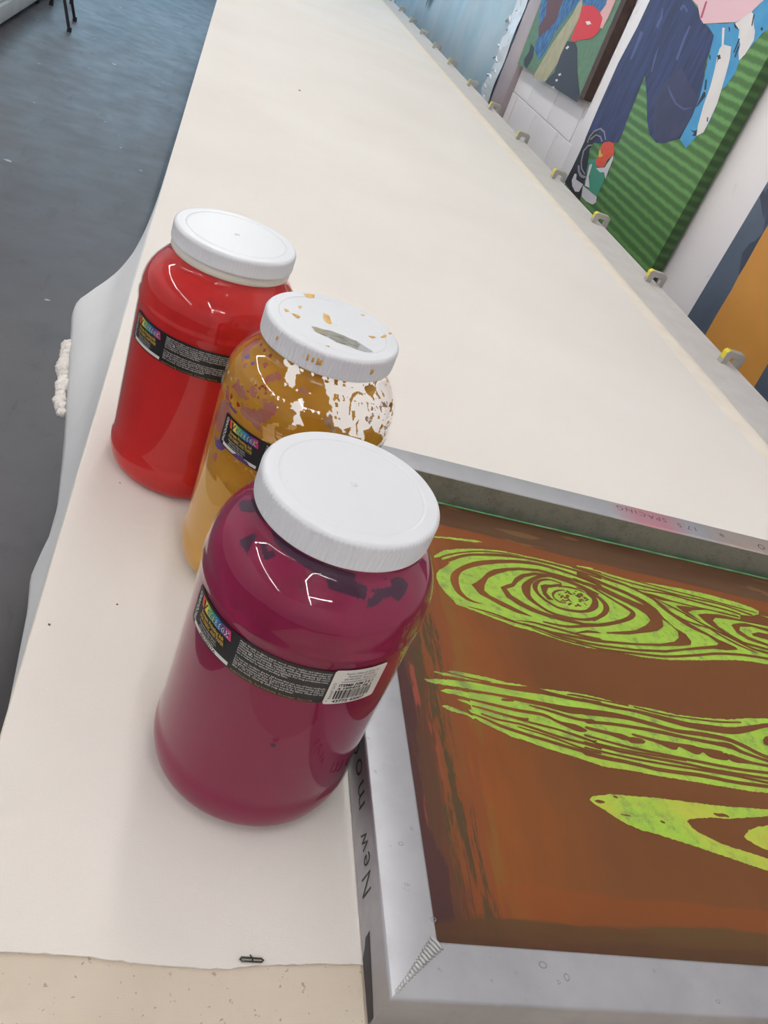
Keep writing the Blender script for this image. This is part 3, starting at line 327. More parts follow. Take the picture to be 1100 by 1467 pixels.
def shell_mat(name, tint=(1, 1, 1, 1), extra=0.0):
    """clear thin plastic: glossy reflection by angle over a clear wall"""
    q = NT(name); q.n.remove(q.b)
    tr = q.add('ShaderNodeBsdfTransparent'); tr.inputs[0].default_value = tint
    gl = q.add('ShaderNodeBsdfGlossy'); gl.inputs['Roughness'].default_value = .03; gl.inputs[0].default_value = (1, 1, 1, 1)
    lw = q.add('ShaderNodeLayerWeight'); lw.inputs['Blend'].default_value = .5
    v = q.coord(); bp = q.add('ShaderNodeBump'); bp.inputs['Strength'].default_value = .05; bp.inputs['Distance'].default_value = .002
    q.lk(q.noise(v, 28, 3), bp.inputs['Height']); q.lk(bp.outputs[0], gl.inputs['Normal']); q.lk(bp.outputs[0], lw.inputs['Normal'])
    f = q.math('ADD', q.math('MULTIPLY', q.math('POWER', lw.outputs['Facing'], 4.6), .94), .040+extra, clamp=True)
    mx = q.add('ShaderNodeMixShader'); q.lk(f, mx.inputs[0]); q.lk(tr.outputs[0], mx.inputs[1]); q.lk(gl.outputs[0], mx.inputs[2]); q.lk(mx.outputs[0], q.out.inputs[0])
    return q.m
SHELL = shell_mat('clear_plastic_wall')
def ink(name, c1, c2, c3, scale=18):
    q = NT(name); v = q.coord('Object', (1, 1, .8))
    c = q.ramp(q.noise(v, scale, 4, .55, .6), [(.3, lin(c1)), (.5, lin(c2)), (.72, lin(c3))])
    sep = q.add('ShaderNodeSeparateXYZ'); q.lk(q.coord(), sep.inputs[0])
    m = q.mapr(sep.outputs[2], .15, .19)
    c = q.mix(m, lin(c2), c)
    q.lk(c, q.b.inputs['Base Color']); q.b.inputs['Roughness'].default_value = .6; q.b.inputs['Specular IOR Level'].default_value = .15
    return q.m
MAG = ink('magenta_ink', '760b38', '7e0f3d', '90194b')
RED = ink('red_ink', 'b4191b', 'bc1e1f', 'c82a24')
DARKSMEAR = simple('dark_dried_ink', '42203a', .7, spec=.1)
def film(name, c1, c2, scale, tr=.4):
    q = NT(name); v = q.coord(); c = q.ramp(q.noise(v, scale, 4), [(.35, lin(c1)), (.65, lin(c2))]); q.n.remove(q.b)
    d = q.add('ShaderNodeBsdfDiffuse'); t = q.add('ShaderNodeBsdfTranslucent'); q.lk(c, d.inputs[0]); q.lk(c, t.inputs[0])
    mx = q.add('ShaderNodeMixShader'); mx.inputs[0].default_value = tr; q.lk(d.outputs[0], mx.inputs[1]); q.lk(t.outputs[0], mx.inputs[2]); q.lk(mx.outputs[0], q.out.inputs[0]); return q.m
OCHRE = film('ochre_ink', 'bd8829', 'cc9a38', 30)
OCHRE_D = vary('settled_ochre_ink', 'c4923a', 'cfa048', 12, .6)
BROWN = film('thin_brown_smear', '9c7c60', 'c0a68c', 120, .5)
PINK_THRU = film('pinkish_show_through', 'b8665a', 'b07e70', 50)  # pink colours in the red jar showing through the clear wall
PURP = simple('purple_ink_spot', '5a3a7c', .5)
WHITE = None
def m_lid():
    q = NT('white_lid_plastic'); q.b.inputs['Base Color'].default_value = lin('dfe2e8'); q.b.inputs['Roughness'].default_value = .38
    q.b.inputs['Subsurface Weight'].default_value = 0; v = q.coord(); q.bump(q.noise(v, 60, 3), .05, .0006); return q.m
WHITE = m_lid()
PAPER = simple('label_white', 'd9d8d2', .35); LBLACK = simple('label_black', '1d1d20', .3)
LWHITE = simple('label_print_white', 'cfcfcc', .4); LGOLD = simple('label_print_gold', 'b8963f', .4); LINK = simple('label_print_black', '202022', .4)
def m_rainbow():
    q = NT('rainbow_print'); at = q.add('ShaderNodeAttribute', attribute_name='u')
    c = q.ramp(at.outputs['Fac'], [(0, lin('cf3f30')), (.10, lin('e0712f')), (.2, lin('e8d24a')), (.33, lin('6fb04a')), (.47, lin('2f8f7a')), (.6, lin('2a86c4')), (.73, lin('2a3a8c')), (.86, lin('8c3a8c')), (1, lin('e0286a'))])
    q.lk(c, q.b.inputs['Base Color']); q.b.inputs['Roughness'].default_value = .35; return q.m
RAINBOW = m_rainbow()

# ------------------------------------------------------------------ the room
def m_floor():
    q = NT('painted_concrete'); v = q.coord()
    c = q.ramp(q.noise(v, 1.6, 6, .6), [(.3, lin('565456')), (.7, lin('636164'))])
    c = q.mix(q.mapr(q.noise(v, 5, 5, .7), .55, .7, 0, .5), c, lin('4b4b4e'))
    c = q.mix(q.mapr(q.noise(q.coord('Object', (3, .6, 1), rot=(0, 0, .5)), 6, 5, .6), .62, .66, 0, .35), c, lin('454443'))
    q.lk(c, q.b.inputs['Base Color']); q.lk(q.mapr(q.noise(v, 8, 4), .3, .7, .42, .55), q.b.inputs['Roughness'])
    q.bump(q.noise(v, 60, 5), .1, .002); return q.m
structure(box('floor', (-5.2, -4.2, FLOOR-.1), (WALL+.3, 12.2, FLOOR), m_floor()))
CW = simple('ceiling_white', 'e6e6e2', .9)
structure(box('ceiling', (-5.2, -4.2, CEIL), (WALL+.3, 12.2, CEIL+.1), CW))
def m_wall():
    q = NT('white_wall_paint'); v = q.coord()
    c = q.ramp(q.noise(v, 1.2, 5), [(.3, lin('e9e4e7')), (.7, lin('f1edef'))])
    c = q.mix(q.mapr(q.noise(v, 9, 5, .7), .64, .7, 0, .3), c, lin('b9b2b2'))
    q.lk(c, q.b.inputs['Base Color']); q.b.inputs['Roughness'].default_value = .55; q.bump(q.noise(v, 40, 5), .25, .004); return q.m
WP_ = m_wall()
wr = structure(box('wall_right', (WALL, -4.2, FLOOR), (WALL+.3, 12.2, CEIL), WP_))
structure(box('wall_left', (-5.2, -4.2, FLOOR), (-5.0, 12.2, CEIL), WP_))
structure(box('wall_front', (-5.0, -4.2, FLOOR), (WALL, -4.0, CEIL), WP_))
# far wall with a daylight window
for a, b in (((-5.0, 12.0, FLOOR), (WALL, 12.2, -.1)), ((-5.0, 12.0, 1.7), (WALL, 12.2, CEIL)), ((-5.0, 12.0, -.1), (-2.6, 12.2, 1.7)), ((1.3, 12.0, -.1), (WALL, 12.2, 1.7))):
    structure(box('wall_back', a, b, WP_))
win = structure(empty('window_1', (0, 12.1, 0)))
q = NT('daylit_pane'); q.b.inputs['Base Color'].default_value = (0, 0, 0, 1); q.b.inputs['Emission Color'].default_value = (.45, .75, 1, 1); q.b.inputs['Emission Strength'].default_value = DAY
DAYM = q.m; FRM = simple('window_frame_white', 'dfe0e2', .4)
for i in range(3):
    x0 = -2.6+i*1.3; box('pane', (x0+.04, .0, -.06), (x0+1.26, .01, 1.66), DAYM, win)
    box('mullion', (x0-.03, -.06, -.1), (x0+.04, .06, 1.7), FRM, win, .004)
# painted blockwork of the right wall, standing proud of recessed joints
blk = bmesh.new(); bm_box(blk, (-.005, -.198, -.098), (0, .198, .098), .0025, 1); bme = bpy.data.meshes.new('block'); blk.to_mesh(bme); blk.free(); bme.materials.append(WP_)
rb = random.Random(5)
for r in range(13):
    for k in range(4):
        y = 4.1+k*.4+(.2 if r % 2 else 0)
        o = link('block', bme, wr, (WALL+rb.uniform(-.0015, .0015), y, -.5+r*.2))
def beadedge(): pass
# white pilaster between the two nearer paintings, and one further off, its shade painted in as mauve-grey
structure(box('trim_1', (1.622, 3.70, FLOOR), (WALL, 3.985, CEIL), WP_, bev=.004))
structure(box('trim_2', (1.615, 5.21, FLOOR), (WALL, 5.47, CEIL), vary('mauve_grey_shade', 'a79ba0', 'b3a8ac', 3, .6, bump=.2, bscale=30), bev=.004))

# fluorescent tubes
def tube_light(loc, rz, label, n=0):
    t = tag(empty('ceiling_light', loc, rz), label, 'light', 'fluorescent battens on the ceiling')
    box('batten', (-.05, -.62, -.05), (.05, .62, 0), FRM, t, .006)
    v, f = lathe([(.013, -.6), (.013, .6)], 12); v = [(x, z, y-.075) for x, y, z in v]
    q = bpy.data.materials.get('lit_tube')
    if not q:
        k = NT('lit_tube'); k.b.inputs['Base Color'].default_value = (0, 0, 0, 1); k.b.inputs['Emission Color'].default_value = (1, .98, .95, 1); k.b.inputs['Emission Strength'].default_value = TUBE; q = k.m
    mesh('tube', v, f, q, t)
    for s in (-1, 1): box('end_cap', (-.02, s*.6-.015, -.09), (.02, s*.6+.015, -.04), FRM, t)
ORD = ['first', 'second', 'third', 'fourth', 'fifth', 'sixth', 'seventh', 'eighth', 'ninth', 'tenth']
for x, ys, where in ((-3.3, (-2.4, -1.1, .2, 1.5, 2.8, 4.1, 5.4, 6.7, 8.0), 'fluorescent batten, %s from the near end in the row over the left aisle'), (-.75, (-3.0, -1.7), 'fluorescent batten, %s in the short lengthwise row behind the camera'), (.2, (.3, 1.6, 2.9, 4.2, 5.5, 6.8, 8.1), 'fluorescent batten, %s from the near end in the row above the table')):
    for i, y in enumerate(ys): tube_light((x, y, CEIL), 0, where % ORD[i])
tube_light((-.1, -2.4, CEIL), PI/2, 'the single fluorescent batten set crosswise behind the camera')

# ------------------------------------------------------------------ print table
XL, Y0, Y1 = P['xl'], -.35, 9.6
tb = tag(empty('print_table', (0, 0, FLOOR)), 'very long print table with padded white top and grey steel legs', 'table')
H = -FLOOR
WOOD = vary('table_board', 'b9b2a6', 'c4bdb1', 8, .7); STEEL = simple('grey_steel', '6d6e70', .5, .3)
box('tabletop', (XL+.006, Y0, H-.05), (1.30, Y1, H-.012), WOOD, tb, .004)
for y in (0.0, 1.9, 3.8, 5.7, 7.6, 9.3):
    for x in (.04, 1.2): box('leg', (x-.03, y-.03, 0), (x+.03, y+.03, H-.05), STEEL, tb, .003)
# aluminium rail along the right edge
RX = D['rail']; xB, xC = RX[0][0], RX[2][0]
def strip(name, prof, y0, y1, mat, parent, n=1, smooth=True, auto=30):
    vs_, fs = [], []; m = len(prof)
    for i in range(n+1):
        y = y0+(y1-y0)*i/n; vs_ += [(x, y, z) for x, z in prof]
    for i in range(n):
        for k in range(m):
            j = (k+1) % m; fs.append((i*m+k, i*m+j, (i+1)*m+j, (i+1)*m+k))
    fs += [tuple(range(m))[::-1], tuple(n*m+k for k in range(m))]
    return mesh(name, vs_, fs, mat, parent, smooth=smooth, auto=auto)
rail = strip('guide_rail', [(1.13, H-.013), (1.13, H-.018), (1.296, H-.018), (1.296, H-.06), (1.306, H-.06), (1.306, H-.008), (1.304, H-.006), (1.16, H-.006), (1.158, H-.008)], Y0, Y1, ALU_RAIL, tb)
rail['label'] = 'bare grey aluminium rail along the wall side'
SCREW = simple('rail_screw', 'd9d4cf', .35, .6)
for k in range(10):
    v, f = lathe([(0, .0012), (.0045, .0012), (.0055, 0)], 10); y = 1.35+k*.49
    mesh('screw', [(x+1.272, yy+y+.02, z+H-.006) for x, yy, z in v], f, SCREW, tb)
# canvas base cover: visible beyond the felt's near edge
cv = strip('canvas_cover', [(XL, -.012), (XL-.0015, -.004), (XL+.002, -.0025), (1.08, -.0025), (1.08, -.012)], Y0-.002, 1.2, CANVAS, None)
tag(cv, 'speckled beige canvas base cover showing at the near table end', 'canvas')
# rounded padding edge on the rail side
pad = []
for i in range(9):
    a = PI/2*i/8; pad.append((1.135+.037*math.sin(a), -.0105+.0105*math.cos(a)))
ed = strip('padding_edge', [(1.09, -.012), (1.09, -.0006)]+pad+[(1.17, -.012)], Y0, Y1, EDGE, tb, 80)
ed.location = (0, 0, H); ed['label'] = 'cream rolled padding edge beside the rail'
# white felt: top sheet with torn near edge, and the hanging left edge
rf = random.Random(8)
near = [(-.0487, .2552), (-.02, .2552), (.0, .2552), (.0248, .2552), (.0664, .2515), (.092, .2503), (.1184, .2501), (.142, .2535), (.1642, .2548), (.19, .2562), (.2102, .2566), (.4, .254), (1.105, .25)]
nx = np.linspace(XL, 1.1, 260); ny = np.interp(nx, [a for a, b in near], [b for a, b in near]) + np.array([rf.uniform(-.0005, .0005) for _ in nx])
vs_, fs = [], []
ysec = np.concatenate([[0, .0002], np.linspace(.012, 1, 60)**1.6])
def inner_edge(y): return 1.108+.004*math.sin(y*3.1)+.003*math.sin(y*7.7)
for s in ysec:
    for x, yn in zip(nx, ny):
        y = yn+s*(Y1-yn); t = (x-XL)/(1.1-XL); xx = XL+t*(inner_edge(y)-XL)
        vs_.append((xx, y, .0006*math.sin(x*11+y*3)*math.sin(y*5)*min(1, s*15)*.6))
n = len(nx)
for j in range(len(ysec)-1):
    for i in range(n-1): fs.append((j*n+i, j*n+i+1, (j+1)*n+i+1, (j+1)*n+i))
b0 = len(vs_)
for x, yn in zip(nx, ny): vs_.append((x, yn+.0006, -.0026))      # the felt's own thickness at the torn edge
for i in range(n-1): fs.append((b0+i, b0+i+1, i+1, i))
felt = mesh('felt_sheet', vs_, fs, FELT, None, smooth=True, auto=50)
tag(felt, 'white felt sheet covering the print table with torn near edge', 'felt')
hem = [(.20, -.048), (.40, -.051), (.52, -.058), (.587, -.0625), (.672, -.069), (.731, -.077), (.76, -.075), (.793, -.071), (.8675, -.0725), (.971, -.0845), (1.129, -.106), (1.299, -.1305), (1.36, -.139), (1.3926, -.1405), (1.4294, -.1313), (1.507, -.107), (1.614, -.083), (1.778, -.067), (2.0, -.056), (2.2, -.0485), (2.6, -.048), (Y1, -.048)]
HY = [a for a, b in hem]; HX = [b for a, b in hem]
yy = np.unique(np.concatenate([np.linspace(.25, 2.6, 190), np.linspace(2.6, Y1, 20)]))
vs_, fs = [], []; K = 14
for y in yy:
    out = XL-float(np.interp(y, HY, HX))
    for k in range(K+1):
        s = k/K; z = -.15*s - (.02*math.sin(y*9)*s if y < 2.4 else 0)*.4
        x = XL - max(out, .0)*(s**1.25)*(1+.15*math.sin(3*s*PI)*min(1, out*8)) - .0016*min(1, s*12)
        vs_.append((x, y, z if k else -.0003))
for i in range(len(yy)-1):
    for k in range(K): a = i*(K+1)+k; fs.append((a, a+1, a+K+2, a+K+1))
dr = mesh('hanging_edge', vs_, fs, vary('cool_white_cloth', 'dadde0', 'e4e6e8', 6, .85, bump=.1), felt, smooth=True); md = dr.modifiers.new('thickness', 'SOLIDIFY'); md.thickness = .0025; md.offset = 1
# tuft of batting under the hanging edge
bm = bmesh.new()
from mathutils import noise as mn
for cx_, cy_, cz_, r0 in [(-.127+.020*t**1.3+.002*math.sin(t*14), 1.262-.19*t, -.153, .0125*(1-.35*t)*(1+.15*math.sin(t*23))) for t in [i/13 for i in range(14)]]:
    k0 = len(bm.verts); bmesh.ops.create_icosphere(bm, subdivisions=4, radius=r0, matrix=Matrix.Translation((cx_, cy_, cz_)))
    bm.verts.ensure_lookup_table()
    for vtx in bm.verts[k0:]:
        c0 = Vector((cx_, cy_, cz_)); vtx.co = c0+(vtx.co-c0)*(1+.22*mn.noise(vtx.co*90)+.16*mn.noise(vtx.co*260)+.12*mn.noise(vtx.co*600))
tf = bm_obj('batting_tuft', bm, FELT, felt, smooth=True); tf['label'] = 'loose tuft of white batting'

# little things on the cloth
bm = bmesh.new()
pin_m = simple('dark_pin_metal', '4a453c', .35, .8)
def tube_path(bm, pts, r, seg=6):
    rings = []
    for i, p in enumerate(pts):
        p = Vector(p); d = (Vector(pts[min(i+1, len(pts)-1)])-Vector(pts[max(i-1, 0)])).normalized()
        a = d.orthogonal().normalized(); b = d.cross(a); a = Vector((0, 0, 1)).cross(d); a = a.normalized() if a.length > .1 else d.orthogonal().normalized(); b = d.cross(a)
        rings.append([bm.verts.new(p+a*r*math.cos(t*2*PI/seg)+b*r*math.sin(t*2*PI/seg)) for t in range(seg)])
    for i in range(len(rings)-1):
        for t in range(seg): bm.faces.new((rings[i][t], rings[i][(t+1) % seg], rings[i+1][(t+1) % seg], rings[i+1][t]))
    bm.faces.new(rings[0][::-1]); bm.faces.new(rings[-1])
pp = [(0, 0)]; loop = [(.000, .0), (.0135, -.0004), (.0148, -.0014), (.0135, -.0026), (.0008, -.0024), (-.0006, -.0012), (.0006, -.0002)]
tube_path(bm, [(x+.1292, y+.2572, .0012) for x, y in loop], .0006)
tube_path(bm, [(.1352, .2588, .0012), (.1365, .2566, .0022), (.137, .2550, .0012)], .0005)
pn = bm_obj('wire_pin', bm, pin_m, None, smooth=True); tag(pn, 'small bent dark wire pin at the felt\'s near edge', 'pin')
for i, ((x, y), sz, lb) in enumerate(zip(D['specks'][:4], (.004, .0008, .0008, .0012), ('small grey crumb far up the white felt', 'tiny dark crumb below the red ink jar', 'tiny grey fibre left of the magenta jar', 'tiny dark crumb near the left table edge'))):
    bm = bmesh.new(); bmesh.ops.create_icosphere(bm, subdivisions=1, radius=sz, matrix=Matrix.Translation((x, y, sz*.3)))
    for vtx in bm.verts: vtx.co.x += rf.uniform(-.3, .3)*sz; vtx.co.y += rf.uniform(-.3, .3)*sz; vtx.co.z = (vtx.co.z)*.6+.0002
    tag(bm_obj('crumb', bm, simple('crumb_grey', '77706a' if i == 0 else '5a514c', .9), None), lb, 'crumb')
bm = bmesh.new()
for k in range(60):
    x, y = rf.uniform(-2.2, -.2), rf.uniform(1.6, 9); s = rf.uniform(.002, .009)*(1 if rf.random() < .8 else 1.8); a = rf.uniform(0, PI)
    pts = [(x+s*math.cos(a+t*1.2)*(1.4 if t % 2 else .7), y+s*math.sin(a+t*1.2)*.8, FLOOR+.0008) for t in range(5)]
    bm.faces.new([bm.verts.new(p_) for p_ in pts])
fl = bm_obj('paint_flecks', bm, simple('white_fleck', 'b9b9ba', .8), bpy.data.objects['floor']); fl['kind'] = 'stuff'

# ------------------------------------------------------------------ clips on the rail
CLIP = simple('cast_grey_metal', 'b0ada8', .5, .2); CLIPY = simple('yellow_sticker', 'dccb2c', .5); DK = simple('dark_slot', '3a3836', .7)
def make_clip():
    root = empty('rail_clip')
    prof = [(-.024, 0), (-.022, .029), (-.017, .034), (.024, .034), (.032, .028), (.032, -.022), (.019, -.022), (.019, .019), (-.004, .019), (-.010, 0)]
    hw = .010; vs_ = [(x, s*hw, z) for s in (-1, 1) for x, z in prof]; m = len(prof)
    fs = [tuple(range(m)), tuple(2*m-1-k for k in range(m))]+[(k, k+m, (k+1) % m+m, (k+1) % m) for k in range(m)]
    ob = mesh('bracket', vs_, fs, CLIP, root); bv = ob.modifiers.new('bevel', 'BEVEL'); bv.width = .0012; bv.segments = 2
    st = mesh('sticker', [(-.0237, -.0085, .012), (-.0237, .0085, .012), (-.0226, .0085, .0290), (-.0226, -.0085, .0290), (-.0176, .0085, .0346), (-.0176, -.0085, .0346), (-.010, .0085, .0346), (-.010, -.0085, .0346)], [(0, 3, 2, 1), (3, 5, 4, 2), (5, 7, 6, 4)], CLIPY, root)
    bm = bmesh.new()
    bmesh.ops.create_cone(bm, segments=12, radius1=.0035, radius2=.0032, depth=.008, cap_ends=True, matrix=Matrix.Translation((.0255, 0, -.0245))); bm_obj('screw', bm, DK, root)
    return root
c0 = make_clip(); kids = list(c0.children)
order = ['nearest', 'second', 'third', 'fourth', 'fifth', 'sixth', 'seventh', 'eighth', 'ninth', 'tenth', 'eleventh', 'twelfth', 'farthest']
beside = {0: 'in front of the orange painting', 1: 'between green canvas and slate blue painting', 2: 'before the green striped canvas', 3: 'below the painted shoe on the green canvas'}
for i, y in enumerate(D['clips']):
    if i == 0: o = c0
    else:
        o = c0.copy(); COL.objects.link(o)
        for ch in kids: k = ch.copy(); COL.objects.link(k); k.parent = o
    o.location = (1.283, y-.01, -.006); o.rotation_euler[2] = rf.uniform(-.08, .08)
    lb = 'grey clip with yellow sticker on the rail, ' + (beside.get(i) or (order[i]+' one from the camera'))
    tag(o, lb, 'clip', 'stop clips along the aluminium rail')

# ------------------------------------------------------------------ ink jars
PROF = [(0, 0.0012), (.060, 0.0008), (.0665, 0), (.0715, .0018), (.0755, .0075), (.0775, .0145), (.0783, .022), (.0782, .0275), (.0776, .0315), (.0768, .0345), (.0766, .040), (.0766, .100), (.0766, .180), (.0768, .184), (.0776, .1875), (.0777, .1905), (.0768, .1925), (.0767, .197), (.0766, .201), (.0760, .206), (.0748, .211), (.0727, .2165), (.0697, .222), (.0660, .227), (.0622, .2315), (.0585, .2352), (.0562, .2385), (.0552, .242), (.0550, .250)]
NZ = np.array([z for r, z in PROF[3:]]); NR = np.array([r for r, z in PROF[3:]])
def Rz(z): return float(np.interp(z, NZ, NR))
HT, LR = P['ht'], .0586
def draped(name, polys, off, mat, parent, cell=.9, midx=None):
    """patches following the curved jar wall: polygons in (degrees, mm)"""
    vs_, fs, mi, idx = [], [], [], {}
    for pi_, pl in enumerate(polys):
        a = np.array(pl); th0, th1 = a[:, 0].min(), a[:, 0].max(); z0, z1 = a[:, 1].min(), a[:, 1].max()
        dth = math.degrees(cell/76); nt, nz = max(2, int((th1-th0)/dth)+1), max(2, int((z1-z0)/(cell*.7))+1)
        T, Z = np.meshgrid(np.linspace(th0, th1, nt), np.linspace(z0, z1, nz), indexing='ij')
        jt = np.sin(T*3.1+Z*1.7)*.5*dth+np.sin(Z*2.9-T)*.4*dth; ins = pip(T+jt, Z+np.sin(T*2.2)*.3, pl); base = len(vs_)
        for t, z in zip(T.ravel(), Z.ravel()):
            r = Rz(z/1000)+off; q_ = math.radians(t); vs_.append((r*math.cos(q_), r*math.sin(q_), z/1000))
        for i in range(nt-1):
            for j in range(nz-1):
                if ins[i, j] and ins[i+1, j+1]:
                    A_ = base+i*nz+j; fs.append((A_, A_+nz, A_+nz+1, A_+1)); mi.append(0 if not midx else midx[pi_])
    if fs:
        used = sorted({i for f in fs for i in f}); mp = {o_: n_ for n_, o_ in enumerate(used)}
        return mesh(name, [vs_[i] for i in used], [tuple(mp[i] for i in f) for f in fs], mat, parent, smooth=True, midx=mi)
def wrap(v, th0, z0, off=.0):
    """label coordinates (mm) onto the jar wall; th0 in degrees is the label's left end"""
    r = .0766+off; a = math.radians(th0)+v[0]/1000/.0766; return (r*math.cos(a), r*math.sin(a), z0+v[1]/1000)
def label_patch(name, u0, u1, v0, v1, th0, z0, off, mat, parent, corner=0.0, n=40, attr=False, slant=0.0):
    vs_, fs, us = [], [], []; m = 8
    for i in range(n+1):
        for j in range(m+1):
            s, t = i/n, j/m; lo, hi = v0, v1
            d = min(s, 1-s)*(u1-u0)
            if corner and d < corner: e = corner-math.sqrt(max(0, corner**2-(corner-d)**2)); lo += e; hi -= e
            vs_.append(wrap((u0+s*(u1-u0)+slant*t, lo+(hi-lo)*t), th0, z0, off)); us.append(s)
    for i in range(n):
        for j in range(m): a = i*(m+1)+j; fs.append((a, a+m+1, a+m+2, a+1))
    ob = mesh(name, vs_, fs, mat, parent, smooth=True)
    if attr:
        at = ob.data.attributes.new('u', 'FLOAT', 'POINT'); at.data.foreach_set('value', us)
    return ob
def label_text(name, items, th0, z0, off, mat, parent):
    vs_, fs = [], []
    for body, size, u, v, kw in items:
        rot = kw.get('rot', 0); sx = kw.get('sx', 1.0)
        tv, tf_ = text_mesh(body, size, kw.get('res', 2), kw.get('al', 'LEFT'), kw.get('bold', 0), kw.get('shear', 0), kw.get('sp', 1))
        if kw.get('fit'):
            w = max(p_[0] for p_ in tv)-min(p_[0] for p_ in tv); sx = kw['fit']/max(w, 1e-6)
        b = len(vs_); c, s = math.cos(rot), math.sin(rot)
        for x, y, _ in tv: x *= sx; vs_.append(wrap((u+x*c-y*s, v+x*s+y*c), th0, z0, off))
        fs += [tuple(b+i for i in f) for f in tf_]
    return mesh(name, vs_, fs, mat, parent)
SMALL = ['Apply directly to fabric, paper, wood, canvas, leather and other porous',
 'surfaces. Use undiluted for screen printing, or thinned with water for',
 'airbrushing, hand painting, marbling, stenciling, stamping and block',
 'printing. Mix colors to make a limitless spectrum of colors. All colors',
 'are transparent, water-based and lightfast. For long production runs,',
 'use a retarder to extend working time.',
 '',
 'To heat set, let fabric dry for 24 hours then use one of these methods:',
 'iron on the reverse side for 30 seconds at the hottest setting safe for',
 'the fabric; commercial dryer 320 F / 160 C for 3 minutes; or bake at',
 '275 F / 135 C for 10 minutes. Do not scorch the fabric. Wash and dry',
 'after one week. Clean up with soap and water.']
def make_label(jar, th0, bar_text, smudge=False):
    z0 = .150; L = label_patch('label', 0, 112, 0, 30, th0, z0, .0003, LBLACK, jar, 1.2)
    L['label'] = 'black wrap-around printed label'
    if bar_text == 'MAGENTA': pass
    label_patch('rainbow_band', 9.5, 43.5, 20.2, 27.6, th0, z0, .00042, RAINBOW, L, attr=True, slant=-2.0)
    # drawn letters: big V, then the lower case script
    VB = [[(10.8, 27.0), (13.0, 27.0), (13.6, 21.5), (12.6, 20.4)], [(15.6, 26.8), (16.6, 26.4), (13.6, 20.2), (12.8, 20.6)]]
    flat_polys('logo_letter', VB, lambda x, y, h: wrap((x, y), th0, z0, .00056+h), LINK, L)
    kw = dict(bold=.35, res=3, shear=.15, sp=1.35)
    label_text('logo_outline', [('ersatex', 7.6, 17.0, 21.6, dict(kw, fit=24.5))], th0, z0, .00052, LWHITE, L)
    label_text('logo_lettering', [('ersatex', 7.6, 17.2, 21.7, dict(kw, bold=.06, fit=24.1))], th0, z0, .00060, LINK, L)
    label_text('gold_lettering', [('Screen Printing Ink', 4.2, 11.5, 15.8, dict(bold=.14, fit=27, res=3)), ('FOR FABRIC AND PAPER', 3.9, 10.8, 11.9, dict(bold=.12, fit=28.5, res=3))], th0, z0, .0005, LGOLD, L)
    it = [('JACQUARD', 4.3, 6.2, 3.6, dict(rot=PI/2, bold=.1, fit=24.0, res=3)), ('Permanent, Water-based,', 2.3, 12.0, 9.1, dict(fit=21)), ('Non-toxic, Mix Colors,', 2.3, 14.0, 7.0, dict(fit=20)), ('Heat set for Fastness', 2.3, 13.0, 4.9, dict(fit=19))]
    for i, ln in enumerate(SMALL):
        if ln: it.append((ln, 2.25, 49.6, 26.6-i*1.95, dict(fit=61 if len(ln) > 60 else None, res=1, bold=.02)))
    label_text('white_lettering', it, th0, z0, .0005, LWHITE, L)
    label_text('gold_footer', [('Jacquard Products Mfg.   Keep from freezing.   Do not ingest.   Made in USA', 2.0, 49.4, 1.0, dict(fit=56, res=1))], th0, z0, .0005, LGOLD, L)
    label_patch('colour_bar', 6.5, 46.5, 1.3, 4.2, th0, z0, .00045, PAPER, L)
    if bar_text: label_text('colour_name', [(bar_text, 3.0, 17, 1.7, dict(fit=18, bold=.08, res=2))], th0, z0, .0006, LINK, L)
    if smudge: draped('purple_smudge', [[(th0+16, 151.2), (th0+19, 154.6), (th0+24, 154.8), (th0+29, 153.5), (th0+31, 151), (th0+24, 150.6)]], .0009, PURP, L, .5)
    return L
def make_lid(jar, z_top, skirt=.0205, rib=1.0):
    lz = z_top-skirt; ribs = 110
    prof = [(.0545, lz), (.0572, lz), (.0584, lz+.0006), (.0586, lz+.0018), (.0583, lz+.0024), (.0583, z_top-.0045), (.0583, z_top-.0030), (.0578, z_top-.0014), (.0566, z_top-.0003), (.0557, z_top), (.0550, z_top), (.0486, z_top), (.0482, z_top), (.0478, z_top-.0004), (.0474, z_top-.0005), (.0468, z_top-.0005), (.0464, z_top-.0002), (.0460, z_top-.0002), (.030, z_top-.0002), (.010, z_top-.0002), (.0028, z_top-.0002), (.0022, z_top-.0001), (.0018, z_top+.0006), (.0008, z_top+.0009), (0, z_top+.0009)]
    def rm(i, j): return rib*(.00045 if (i//2) % 2 else -.00025) if 4 <= j <= 6 else 0
    v, f = lathe(prof, ribs*4, rm); L = mesh('lid', v, f, WHITE, jar, smooth=True, auto=50)
    L['label'] = 'white ribbed screw lid'; return L
def make_jar(x, y, key, ink_mat):
    j = empty('ink_jar', (x, y, .0003))
    v, f = lathe(PROF, 128); b = mesh('jar_body', v, f, SHELL, j, smooth=True); b['label'] = 'clear plastic wall'
    # thread under the lid
    bm = bmesh.new(); tube_path(bm, [(.0552*math.cos(t), .0552*math.sin(t), .2415+.004*t/(2*PI)) for t in np.linspace(0, 4*PI, 90)], .0009, 5); bm_obj('screw_thread', bm, SHELL, j, smooth=True)
    if ink_mat:
        ip = [(max(0, r-.0011), z+(.0012 if i < 3 else 0)) for i, (r, z) in enumerate(PROF[:-1])]+[(.0535, .246), (0, .246)]
        v, f = lathe(ip, 128); o = mesh('ink', v, f, ink_mat, j, smooth=True, auto=60)
    return j
jm = tag(make_jar(P['mx'], P['my'], 'm', MAG), 'nearest ink jar, full of magenta ink, clean white lid', 'jar', 'three big screw-lid jars of ink')
make_lid(jm, HT); make_label(jm, -166.3, 'MAGENTA')
o = draped('dark_smear', D['m_dark'], -.0008, DARKSMEAR, jm, .7)
o['label'] = 'dark purple dried smears under the shoulder'
